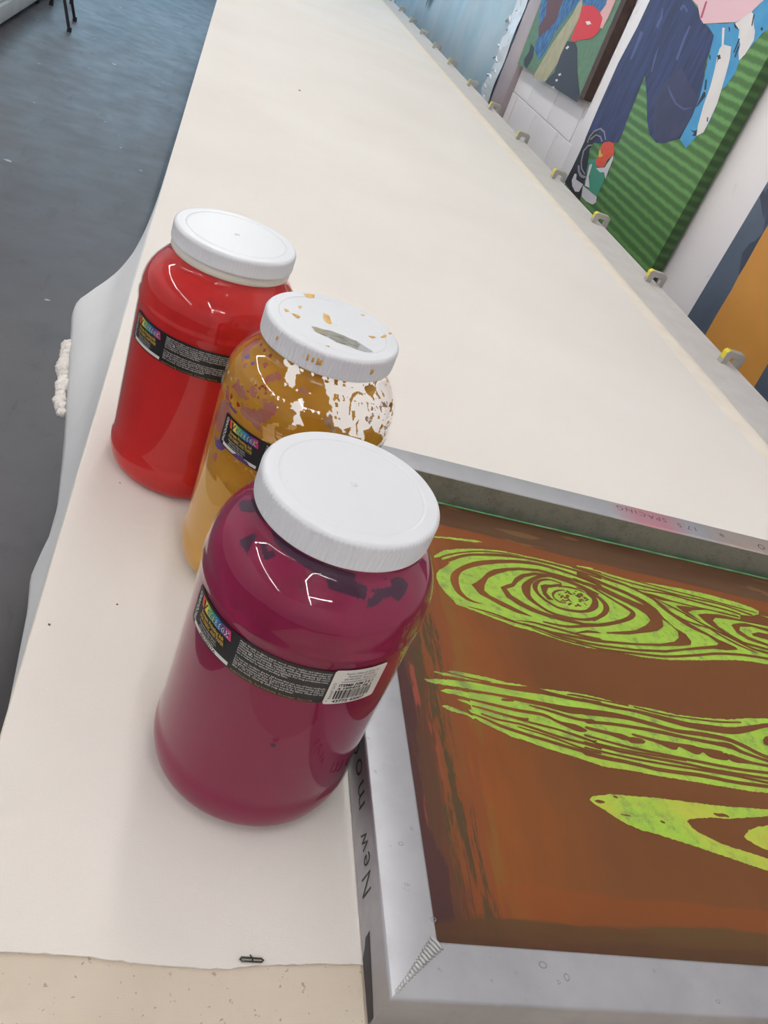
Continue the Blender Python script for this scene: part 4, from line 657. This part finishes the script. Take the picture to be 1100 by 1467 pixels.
st = label_patch('price_sticker', 112.2, 150.5, -.6, 31.2, -166.3, .150, .00045, PAPER, jm, 1.8); st['label'] = 'white barcode sticker'
it = [('Rupert, Gibbon & Spider, Inc', 2.5, 120, 27.2, dict(fit=24)), ('Healdsburg, CA 95448', 2.5, 122, 24.6, dict(fit=19)), ('800 442-0455   Made in USA', 2.5, 120, 22.0, dict(fit=24)), ('www.jacquardproducts.com', 2.1, 118.5, 19.9, dict(fit=26)),
      ('ITEM#: JVM 7 0 1', 3.4, 118, 16.2, dict(fit=25, bold=.12)), ('4 189473 78 1', 2.6, 118, 13.4, dict(fit=25, bold=.1)), ('43772 43007', 3.4, 118, .9, dict(fit=24, bold=.1)), ('Batch#7 22C5', 2.6, 116.0, 4.5, dict(rot=PI/2, fit=15)), ('7', 2.6, 113.5, 1.2, {})]
label_text('sticker_lettering', it, -166.3, .150, .0007, LINK, st)
bars = []; u = 117.5; rbk = random.Random(11)
while u < 143.5:
    w = rbk.choice((.35, .35, .7, 1.1)); bars.append([(u, 4.4), (u+w, 4.4), (u+w, 12.6), (u, 12.6)]); u += w+rbk.choice((.35, .4, .7))
flat_polys('barcode', bars, lambda x, y, h: wrap((x, y), -166.3, .150, .0007), LINK, st)
jr = tag(make_jar(P['rx'], P['ry'], 'r', RED), 'farthest ink jar, full of bright red ink', 'jar', 'three big screw-lid jars of ink')
make_lid(jr, HT+.0005, .0165, .35); make_label(jr, -161.0, '106 SCARLET' if False else '')
v, f = lathe([(.0545, .2425), (.0566, .2425), (.0572, .2435), (.0570, .2462), (.0562, .2478), (.0562, .2505)], 96); o = mesh('lid_ring', v, f, simple('ivory_plastic', 'dedbd2', .4), jr, smooth=True, auto=40); o['label'] = 'ivory ring below the lid skirt'
label_patch('sticker_edge', 112.2, 150, -.4, 30.8, -161.0, .150, .00045, PAPER, jr, 1.8)
jy = tag(make_jar(P['yx'], P['yy'], 'y', None), 'middle ink jar, ochre smeared clear jar with paint-spotted lid', 'jar', 'three big screw-lid jars of ink')
ly = make_lid(jy, HT); make_label(jy, -154.3, '', True)
# settled ink in the lower part
ip = [(max(0, r-.0011), z+(.0012 if i < 3 else 0)) for i, (r, z) in enumerate(PROF) if z < .12]+[(.0753, .118), (.070, .1165), (0, .116)]
v, f = lathe(ip, 128); mesh('ink', v, f, OCHRE_D, jy, smooth=True, auto=50)
# ink smeared over the inside of the wall
nt, nz = 440, 190
T, Z = np.meshgrid(np.linspace(-215, 8, nt), np.linspace(112, 245, nz), indexing='ij')
def fbm(T, Z, s, seed):
    out = np.zeros(T.shape); rg_ = np.random.default_rng(seed); amp = 1
    for o_ in range(4):
        for _ in range(5):
            a = rg_.uniform(0, 2*PI); k = s*(2**o_)*rg_.uniform(.7, 1.3); out += amp*np.sin((T*.0766*17.45*.01*math.cos(a)*10+Z*math.sin(a))*k+rg_.uniform(0, 6.28)+1.3*np.sin(T*.2*s*8+Z*.17))
        amp *= .55
    return out/out.std()
JT = fbm(T, Z, .35, 2)*1.0; JZ = fbm(T, Z, .35, 3)*1.0
cat = np.zeros(T.shape, int)                                           # 0 ochre, 1 clear, 2 brown, 3 pink, 4 purple
nb = fbm(T, Z, .18, 5)
cat[(nb > 1.7) & (T < -60)] = 3; cat[(fbm(T, Z, .4, 9) > 1.6)] = 1
cat[(T > -38)] = 1; cat[(T > -32) & (fbm(T, Z, .3, 12) > 1.3)] = 0; cat[T < -190] = 1
for pl in D['y_pink']: cat[pip(T+JT, Z+JZ, pl)] = 3
for pl in D['y_clear']: cat[pip(T+JT, Z+JZ, pl)] = 1
edge = fbm(T, Z, .5, 7)
for pl in D['y_clear'][:1]:
    cat[pip(T, Z, pl) & (edge > 1.2)] = 0
for pl in D['y_brown']: cat[pip(T+JT, Z+JZ, pl) & (fbm(T, Z, .6, 31) > -.2)] = 2
for pl in D['y_blob']: cat[pip(T+JT*.3, Z+JZ*.3, pl)] = 0
for pl in D['y_purple']: cat[pip(T+JT*.3, Z+JZ*.3, pl)] = 4
hh = fbm(T, Z, .12, 21)
vs_ = []
for t, z, h in zip(T.ravel(), Z.ravel(), hh.ravel()):
    r = Rz(z/1000)-.0013+.00025*h; a = math.radians(t); vs_.append((r*math.cos(a), r*math.sin(a), z/1000))
fs, mi = [], []
for i in range(nt-1):
    for j in range(nz-1):
        c = cat[i, j]
        if c != 1: A_ = i*nz+j; fs.append((A_, A_+nz, A_+nz+1, A_+1)); mi.append({0: 0, 2: 1, 3: 2, 4: 3}[c])
sm = mesh('ink_smear', vs_, fs, [OCHRE, BROWN, PINK_THRU, PURP], jy, smooth=True, midx=mi); sm['label'] = 'ochre ink smeared inside the upper wall'
# paint on the lid
def on_lid(polys, name, mat, h=.0004, z=HT):
    vs_, fs = [], []
    for k, pl in enumerate(polys):
        pl = [(x, y) if math.hypot(x, y) < 56.5 else (x*56.5/math.hypot(x, y), y*56.5/math.hypot(x, y)) for x, y in pl]
        c = np.mean(pl, 0); b = len(vs_); n_ = len(pl)
        for s, hz in ((1, .00005), (.85, h), (.4, h*1.2)): vs_ += [((c[0]+(x-c[0])*s)/1000, (c[1]+(y-c[1])*s)/1000, z+hz) for x, y in pl]
        for q_ in range(2):
            for i in range(n_): k2 = (i+1) % n_; fs.append((b+q_*n_+i, b+q_*n_+k2, b+(q_+1)*n_+k2, b+(q_+1)*n_+i))
        fs.append(tuple(b+2*n_+i for i in range(n_)))
    return mesh(name, vs_, fs, mat, ly, smooth=True)
for pl in D['y_splat']: on_lid([pl], 'paint_splat', vary('thin_ochre_paint', 'c8933a', 'e0b768', 160, .35) if 'thin_ochre_paint' not in bpy.data.materials else bpy.data.materials['thin_ochre_paint'])
on_lid([D['y_smear'][1]], 'grey_smear', vary('grey_smudge', '5d5a50', '9a9a92', 120, .35, sc=(1, 3, 1)), .0003)['label'] = 'dark grey wet smear'
on_lid([D['y_smear'][0]], 'brown_smear', vary('brown_grey_smudge', '9b8c66', '77736a', 120, .4), .0002)
on_lid([D['y_smear'][2]], 'pale_smear', simple('pale_smudge', 'a5a6ac', .4), .0002)
for x, y in D['y_drip']:
    a = math.atan2(y, x); l = rf.uniform(.003, .008)
    bm = bmesh.new(); bm_box(bm, (.0585, -.0009, -l/2), (.0592, .0009, l/2), .0003, 1); o = bm_obj('paint_drip', bm, bpy.data.materials['thin_ochre_paint'], ly, True); o.rotation_euler[2] = a; o.location = (0, 0, HT-.0095)

# ------------------------------------------------------------------ printing screen
FA = P['fa']; fh, fw, fl, FL = P['fh'], P['fw'], P['fl'], .84
sc = tag(empty('printing_screen', (P['fx'], P['fy'], .0004), FA), 'aluminium printing screen with brown stencil and green wood-grain pattern', 'screen')
def railmesh(name, p0, p1, inward, mat):
    """mitred square tube from p0 to p1 (outer corners); inward = unit vector to the inside"""
    p0, p1, nrm = Vector(p0), Vector(p1), Vector(inward); d = (p1-p0).normalized(); rc = .0022
    prof = []                                                         # (distance inwards, z)
    for cx_, cz_, a0 in ((rc, rc, PI), (fw-rc, rc, 1.5*PI), (fw-rc, fh-rc, 0), (rc, fh-rc, .5*PI)):
        for k in range(5): a = a0+k*PI/8; prof.append((cx_+rc*math.cos(a), cz_+rc*math.sin(a)))
    vs_, m = [], len(prof)
    for s, e in ((0, p0), (1, p1)):
        for t, z in prof: q_ = e+nrm*t+d*(t if s == 0 else -t); vs_.append((q_.x, q_.y, z))
    fs = [(k, (k+1) % m, (k+1) % m+m, k+m) for k in range(m)]
    o = mesh(name, vs_, fs, mat, sc, smooth=True, auto=60); return o
railmesh('frame_rail', (0, fl, 0), (0, 0, 0), (1, 0, 0), ALU)['label'] = 'left frame rail with marker writing on its side'
railmesh('frame_rail', (0, 0, 0), (FL, 0, 0), (0, 1, 0), ALU)
railmesh('frame_rail', (FL, 0, 0), (FL, fl, 0), (-1, 0, 0), ALU)
railmesh('frame_rail', (FL, fl, 0), (0, fl, 0), (0, -1, 0), ALU_FAR)['label'] = 'far frame rail, pink stained with marker writing'
g0 = .002
pb = mesh('stencil_mesh', [(fw-.01, fw-.01, HBZ) for HBZ in ()] + [(g0, g0, .0020), (FL-g0, g0, .0020), (FL-g0, fl-g0, .0020), (g0, fl-g0, .0020), (g0, g0, .0016), (FL-g0, g0, .0016), (FL-g0, fl-g0, .0016), (g0, fl-g0, .0016)],
  [(0, 1, 2, 3), (7, 6, 5, 4), (0, 4, 5, 1), (1, 5, 6, 2), (2, 6, 7, 3), (3, 7, 4, 0)], EMUL, sc); pb['label'] = 'brown stencil emulsion, brushed at the edges'
lim = FL-fw-.002
def clipx(pl): return [(min(x, lim*1000), y) for x, y in pl]
def rough(pl, amp=.45):
    out = []; rr = random.Random(len(pl)); n_ = len(pl)
    for i in range(n_):
        (x0, y0), (x1, y1) = pl[i], pl[(i+1) % n_]; L_ = math.hypot(x1-x0, y1-y0); k_ = max(1, int(L_/2.2))
        for t in range(k_): s = t/k_; out.append((x0+(x1-x0)*s+rr.uniform(-amp, amp)*.5, y0+(y1-y0)*s+rr.uniform(-amp, amp)))
    return out
flat_polys('open_pattern', [rough(clipx(p_)) for p_ in D['green']], lambda x, y, h: (x/1000, y/1000, .00215+h), GREEN, pb, 1e-5)['label'] = 'yellow-green wood-grain pattern'
vs_, fs = [], []
for k, sp in enumerate(D['stroke']):
    L_, R_, a, b = stroke_poly(sp); z = .0023+k*1.5e-6; o_ = len(vs_); m = len(L_)
    vs_ += [(min(x/1000, lim), y/1000, z) for x, y in L_]+[(min(x/1000, lim), y/1000, z) for x, y in R_]+[(min(a[0]/1000, lim), a[1]/1000, z), (min(b[0]/1000, lim), b[1]/1000, z)]
    for i in range(m-1): fs.append((o_+i, o_+m+i, o_+m+i+1, o_+i+1))
    fs += [(o_+2*m, o_+m, o_), (o_+2*m+1, o_+m-1, o_+2*m-1)]
mesh('pattern_lines', vs_, fs, EMUL, pb)['label'] = 'brown grain lines of the stencil'
flat_polys('pattern_shapes', [clipx(p_) for p_ in D['bpoly']], lambda x, y, h: (x/1000, y/1000, .0026+h), EMUL, pb, 4e-6)
# green ink line where mesh meets the far rail
bm = bmesh.new(); tube_path(bm, [(fw+.002+(FL-2*fw-.004)*i/60, fl-fw-.0012+rf.uniform(-.0002, .0002), .0030) for i in range(61)], .0011, 6); bm_obj('ink_residue', bm, vary('green_residue', '5f9a62', '86b98a', 40, .5, sc=(1, 1, 1)), sc, True)['label'] = 'pale green dried ink line'
# weld beads in the corners
def weld(cx_, cy_, sx, sy):
    bm = bmesh.new(); n_ = 17
    for k in range(n_):
        t = k/(n_-1); x = cx_+sx*(.0055+t*(fw-.007)); y = cy_+sy*(.0055+t*(fw-.007))
        rr = .0016+.0052*max(0, t-.12)**1.3; hgt = .0004+.0016*t
        c0_ = len(bm.verts); bmesh.ops.create_uvsphere(bm, u_segments=12, v_segments=8, radius=1, matrix=Matrix.Translation((x, y, fh)) @ Matrix.Rotation(math.atan2(sy, sx), 4, 'Z') @ Matrix.Diagonal((.0016, rr, hgt, 1)))
    o = bm_obj('weld_bead', bm, WELD, sc, True); return o
WELD = m_alu('weld_metal', 'a2a2a3', 'b4b4b4', .4, .8)
for c_ in ((0, 0, 1, 1), (0, fl, 1, -1), (FL, 0, -1, 1), (FL, fl, -1, -1)): weld(*c_)
# handwriting
def hand(name, body, size, place, mat, fit=None, seed=1, bold=0.0):
    tv, tf_ = text_mesh(body, size, 3, bold=bold, space=1.25, shear=.12)
    w = max(p_[0] for p_ in tv); sx = (fit/w) if fit else 1
    rr = random.Random(seed)
    vs_ = [place(x*sx, y+.06*size*math.sin(x/size*2.1+seed), 0) for x, y, _ in tv]
    return mesh(name, vs_, tf_, mat, sc)
def lp(y): return None
# on the outer side of the left rail, reading away from the camera, upside down
hand('marker_writing', 'New', .027, lambda x, y, h: (-.00025, .076+x, .030-y), INK_BLACK, .048, 2, -.0002)
hand('marker_writing', 'moon', .030, lambda x, y, h: (-.00025, .140+x, .032-y), INK_BLACK, .085, 3, -.0002)
(a0, b0), (a1, b1) = D['frame_txt']['spacing']
hand('marker_writing', '17.5  SPACING', .0135, lambda x, y, h: (a0-x, b0+.004-y+(b1-b0)*x/.125, fh+.00015), INK_PINK, abs(a1-a0)+.004, 4, -.0001)
ax, ay = D['frame_txt']['star']; hand('marker_writing', '*', .022, lambda x, y, h: (ax+.004-x, ay+.012-y, fh+.00015), INK_BLACK, None, 4)
ax, ay = D['frame_txt']['o']; hand('marker_writing', 'O', .016, lambda x, y, h: (ax+.004-x, ay+.005-y, fh+.00015), INK_PINK, None, 4)
# black tape mark down the side of the near corner, dents and scuffs
flat_polys('black_stain', [[(.0530, .0105), (.0535, .0190), (.044, .0175), (.020, .0150), (.002, .0125), (.002, .0030), (.020, .0025), (.043, .0020), (.047, .0070)]], lambda x, y, h: (-.0002, x, y), INK_BLACK, sc)
for i, (x, y, r) in enumerate(((.128, .020, .0024), (.112, .027, .0022), (.121, .0165, .0013), (.020, .105, .0014), (.030, .118, .0013), (.0365, .052, .0016), (.024, .33, .0016), (.02, .075, .001), (.2, .028, .001), (.245, .010, .0012))):
    v, f = lathe([(r*1.1, .00005), (r, .00022), (r*.75, .00008)], 14); v = [(px*(1.3 if i % 2 else .8)+x, py+y, pz+fh) for px, py, pz in v]
    mesh('dent', v, f, simple('scuff_grey', '8b8a88', .5, .4) if i == 0 else bpy.data.materials['scuff_grey'], sc, smooth=True)

# ------------------------------------------------------------------ paintings on the right wall
PT = D['paint']
def art(root, name, polys, mat, lay, W=1.60):
    if polys and not isinstance(polys[0][0], (int, float)):
        return [art(root, name, pl, mat, lay+.05*i, W) for i, pl in enumerate(polys)][0]
    polys = [polys]
    return flat_polys(name, polys, lambda x, y, h: (W-.0003*lay-h, x/1000, y/1000), mat, root, 1e-5)
def m_green_canvas(name, a, b, c3):
    q = NT(name); v = q.coord('Object', (1, 1, 1))
    w = q.add('ShaderNodeTexWave', bands_direction='Z', i_Scale=9.2, i_Distortion=.9, i_Detail=2.0, i_Detail_Scale=2.5); q.lk(v, w.inputs[0])
    c = q.ramp(w.outputs['Fac'], [(.15, lin(a)), (.55, lin(b)), (.9, lin(c3))]); c = q.mix(q.mapr(q.noise(v, 160, 2), .4, .7, 0, .25), c, lin('2f4f28'))
    q.lk(c, q.b.inputs['Base Color']); q.b.inputs['Roughness'].default_value = .6; return q.m
# green canvas
go = tag(empty('canvas_painting', (0, 0, 0)), 'large green striped painting of seated blue-jeaned legs and striped cloth', 'painting')
yl, yr = 3.815, 2.762
box('canvas', (1.60, yr, -.34), (1.640, yl, 1.25), m_green_canvas('green_striped_paint', '456f3d', '547f47', '689859'), go, .003)
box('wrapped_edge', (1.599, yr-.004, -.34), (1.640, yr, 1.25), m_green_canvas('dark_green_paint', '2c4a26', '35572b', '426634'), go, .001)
art(go, 'painted_jeans', PT['jeans'], vary('navy_paint', '1c2344', '323e70', 26, .6, sc=(1, 1.6, .3), detail=6, lo=.3, hi=.75), 2)
art(go, 'jeans_shade', PT['jeans_dark'], vary('deep_navy_paint', '383a5a', '2e3252', 14, .6), 3)
art(go, 'jeans_crease', PT['jeans_lt'], simple('light_navy_paint', '4a5480', .6), 4)
art(go, 'blue_cloth', PT['cloth'], vary('sky_blue_paint', '3a8dc0', '4797c6', 10, .6), 3)
art(go, 'white_cloth', PT['white'], vary('off_white_paint', 'd9d5d3', 'e0dcda', 10, .6), 5)
art(go, 'cloth_line', PT['black'], simple('black_paint', '1f2430', .6), 6)
art(go, 'pink_cloth', PT['pink'], simple('pale_pink_paint', 'e3bcc4', .6), 4)
art(go, 'red_line', PT['red_line'], simple('crimson_paint', 'b04c62', .6), 5)
art(go, 'painted_shoe', PT['shoe_black'], simple('shoe_black_paint', '24242c', .6), 3)
art(go, 'shoe_tube', PT['tube'], simple('grey_line_paint', '8d8c98', .6), 7)
art(go, 'shoe_sole', PT['sole'], simple('pale_grey_paint', 'cdcad0', .6), 6)
art(go, 'teal_patch', PT['teal'], simple('teal_paint', '3f8a74', .6), 5)
art(go, 'red_flower', PT['flower'], vary('vermilion_paint', 'd6523c', 'c94234', 60, .6), 7)
art(go, 'yellow_bit', PT['yellowbit'], simple('yellow_paint', 'cfae3c', .6), 8)
# hanging painting with brown side
py0, py1 = 4.09, 5.20
ho = tag(empty('canvas_painting', (0, 0, 0)), 'smaller hanging painting of crossed legs and a round red bag', 'painting')
vsq = [(1.60, 5.175, .140), (1.60, 4.088, .198), (1.60, 4.13, 1.25), (1.60, 5.27, 1.25)]
mesh('canvas', vsq+[(1.640, y, z) for x, y, z in vsq], [(3, 2, 1, 0), (4, 5, 6, 7), (0, 1, 5, 4), (2, 3, 7, 6), (3, 0, 4, 7)], vary('sage_green_paint', '4f7256', '5d8063', 40, .6), ho)
mesh('brown_side', [(1.5995, 4.03, .197), (1.5995, 4.088, .198), (1.5995, 4.13, 1.25), (1.5995, 4.072, 1.25), (1.640, 4.03, .197), (1.640, 4.088, .198), (1.640, 4.13, 1.25), (1.640, 4.072, 1.25)], [(0, 3, 2, 1), (4, 5, 6, 7), (0, 1, 5, 4), (0, 4, 7, 3), (2, 3, 7, 6)], vary('dark_brown_wood', '3a2a26', '4a352e', 30, .7), ho)
art(ho, 'blue_trousers', PT['p2_blue'], vary('denim_paint', '1c3f74', '3c78ac', 45, .6, sc=(1, 1.5, .5), lo=.4, hi=.6), 1)
art(ho, 'brown_leg', PT['p2_brownleg'], simple('maroon_paint', '5a2f34', .6), 2)
art(ho, 'khaki_leg', PT['p2_khaki'], vary('khaki_paint', 'a09a7a', 'aca688', 20, .6), 3)
art(ho, 'black_trousers', PT['p2_dark'], simple('charcoal_paint', '2f3340', .6), 4)
art(ho, 'pink_hand', PT['p2_pink'], simple('flesh_pink_paint', 'd9a9a6', .6), 5)
art(ho, 'red_bag', PT['p2_red'], simple('bright_red_paint', 'c8202c', .6), 6)
art(ho, 'dark_shoe', PT['p2_shoe'], simple('shoe_dark_paint', '242832', .6), 4)
art(ho, 'white_mark', PT['p2_white'], simple('white_mark_paint', 'e0dedb', .6), 8)
# slate blue and orange painting
po = tag(empty('canvas_painting', (0, 0, 0)), 'slate blue painting with a big orange shape at the right edge', 'painting')
box('canvas', (1.60, 1.15, -.34), (1.640, 2.412, 1.25), vary('slate_blue_paint', '4d5869', '566274', 8, .6), po, .003)
art(po, 'orange_shape', PT['p3_orange'], vary('orange_ochre_paint', 'bf8436', 'c98e3e', 5, .6), 2)
art(po, 'dark_shape', PT['p3_dark'], simple('dark_slate_paint', '323c4e', .6), 3)
# plastic sheet on the far wall
def m_sheet():
    q = NT('pale_blue_plastic'); v = q.coord(); q.lk(q.ramp(q.noise(v, 3, 4), [(.3, lin('93b3c2')), (.7, lin('b7c4cd'))]), q.b.inputs['Base Color']); q.b.inputs['Roughness'].default_value = .5
    q.bump(q.noise(q.coord('Object', (1, 2, .5)), 8, 4), .15, .01); return q.m
so = tag(empty('plastic_sheet', (0, 0, 0)), 'pale blue plastic sheet with crinkled white edge on the far wall', 'plastic sheet')
vs_, fs = [], []; ny_, nz_ = 60, 20
for i in range(ny_+1):
    for j in range(nz_+1):
        y = 5.475+i/ny_*4.7; z = -.35+j/nz_*2.2; vs_.append((1.625+.008*math.sin(y*7+z*2)+.005*math.sin(y*17), y+.03*math.sin(z*9)*(1 if i == 0 else 0), z))
for i in range(ny_):
    for j in range(nz_): a = i*(nz_+1)+j; fs.append((a, a+1, a+nz_+2, a+nz_+1))
mesh('sheet', vs_, fs, m_sheet(), so, smooth=True)
bm = bmesh.new()
for k in range(34):
    z = -.3+k*.055; y = 5.60+.05*math.sin(k*1.9)+rf.uniform(-.03, .03)
    tube_path(bm, [(1.618, y-.03, z-.02+rf.uniform(-.01, .01)), (1.606, y, z+rf.uniform(-.01, .02)), (1.616, y+.05, z+.015), (1.61, y+.09, z+rf.uniform(-.02, .02))], rf.uniform(.004, .010), 6)
rs = random.Random(3); e0 = [(5.475, -.35+k*.05) for k in range(44)]; e1 = [(5.475+.10+rs.uniform(0, .14), -.35+k*.05+rs.uniform(-.015, .015)) for k in range(44)]
flat_polys('white_tape', [e0+e1[::-1]], lambda x, y, h: (1.6075+.004*math.sin(y*23+x*9), x, y), simple('white_plastic_tape', 'd3d9e0', .4), so)
bm_obj('crinkled_edge', bm, simple('white_crinkled_plastic', 'dde2ea', .25), so, True)
for yc, zc, h, w_2, nm in ((7.0, .62, .5, .10, 'dark_patch'), (8.3, .2, .35, .22, 'dark_patch')):
    flat_polys(nm, [[(yc-w_2, zc+h), (yc+w_2, zc+h), (yc+w_2*.7, zc), (yc, zc-h*.5), (yc-w_2*.4, zc)]], lambda x, y, hh_: (1.606, x, y), simple('dark_grey_tape', '4a5260', .5) if nm not in bpy.data.materials else None, so)

# ------------------------------------------------------------------ far left: low bench and chair
BN = vary('bench_grey', 'b5b8ba', 'c2c5c6', 6, .5); BD = simple('bench_dark', '3b3b40', .7)
bo = tag(empty('low_bench', (-1.272, 0, FLOOR)), 'long low grey bench at the far left of the floor', 'bench')
box('beam', (-.05, 4.2, .055), (.02, 9.5, .155), BN, bo, .006)
box('seat_slat', (-.62, 4.2, .155), (.0, 9.5, .185), BN, bo, .004)
box('dark_cover', (-.62, 4.2, .185), (-.10, 9.5, .215), BD, bo, .004)
for y in (4.4, 5.85, 7.3, 8.75): box('foot', (-.05, y-.03, 0), (-.005, y+.03, .056), BD, bo, .004)
CH = simple('black_chair_metal', '2b2b30', .45, .3)
ch = tag(empty('metal_stand', (-1.09, 6.93, FLOOR)), 'dark metal stand, only two thin legs in view at top left', 'stand')
for fx_, fy_, tx_, ty_ in ((.12, -.20, -.02, -.15), (.09, .20, -.03, .12), (-.12, .47, -.13, .45), (-.03, .78, -.08, .72)):
    bm = bmesh.new(); tube_path(bm, [(fx_, fy_, 0), (tx_, ty_, .43)], .011, 8); bm_obj('leg', bm, CH, ch, True, auto=40)
    bm = bmesh.new(); bmesh.ops.create_cone(bm, segments=10, radius1=.016, radius2=.014, depth=.03, cap_ends=True, matrix=Matrix.Translation((fx_-.003, fy_, .015))); bm_obj('foot_cap', bm, CH, ch, True, auto=40)
box('top', (-.145, -.18, .43), (.0, .76, .46), CH, ch, .01)
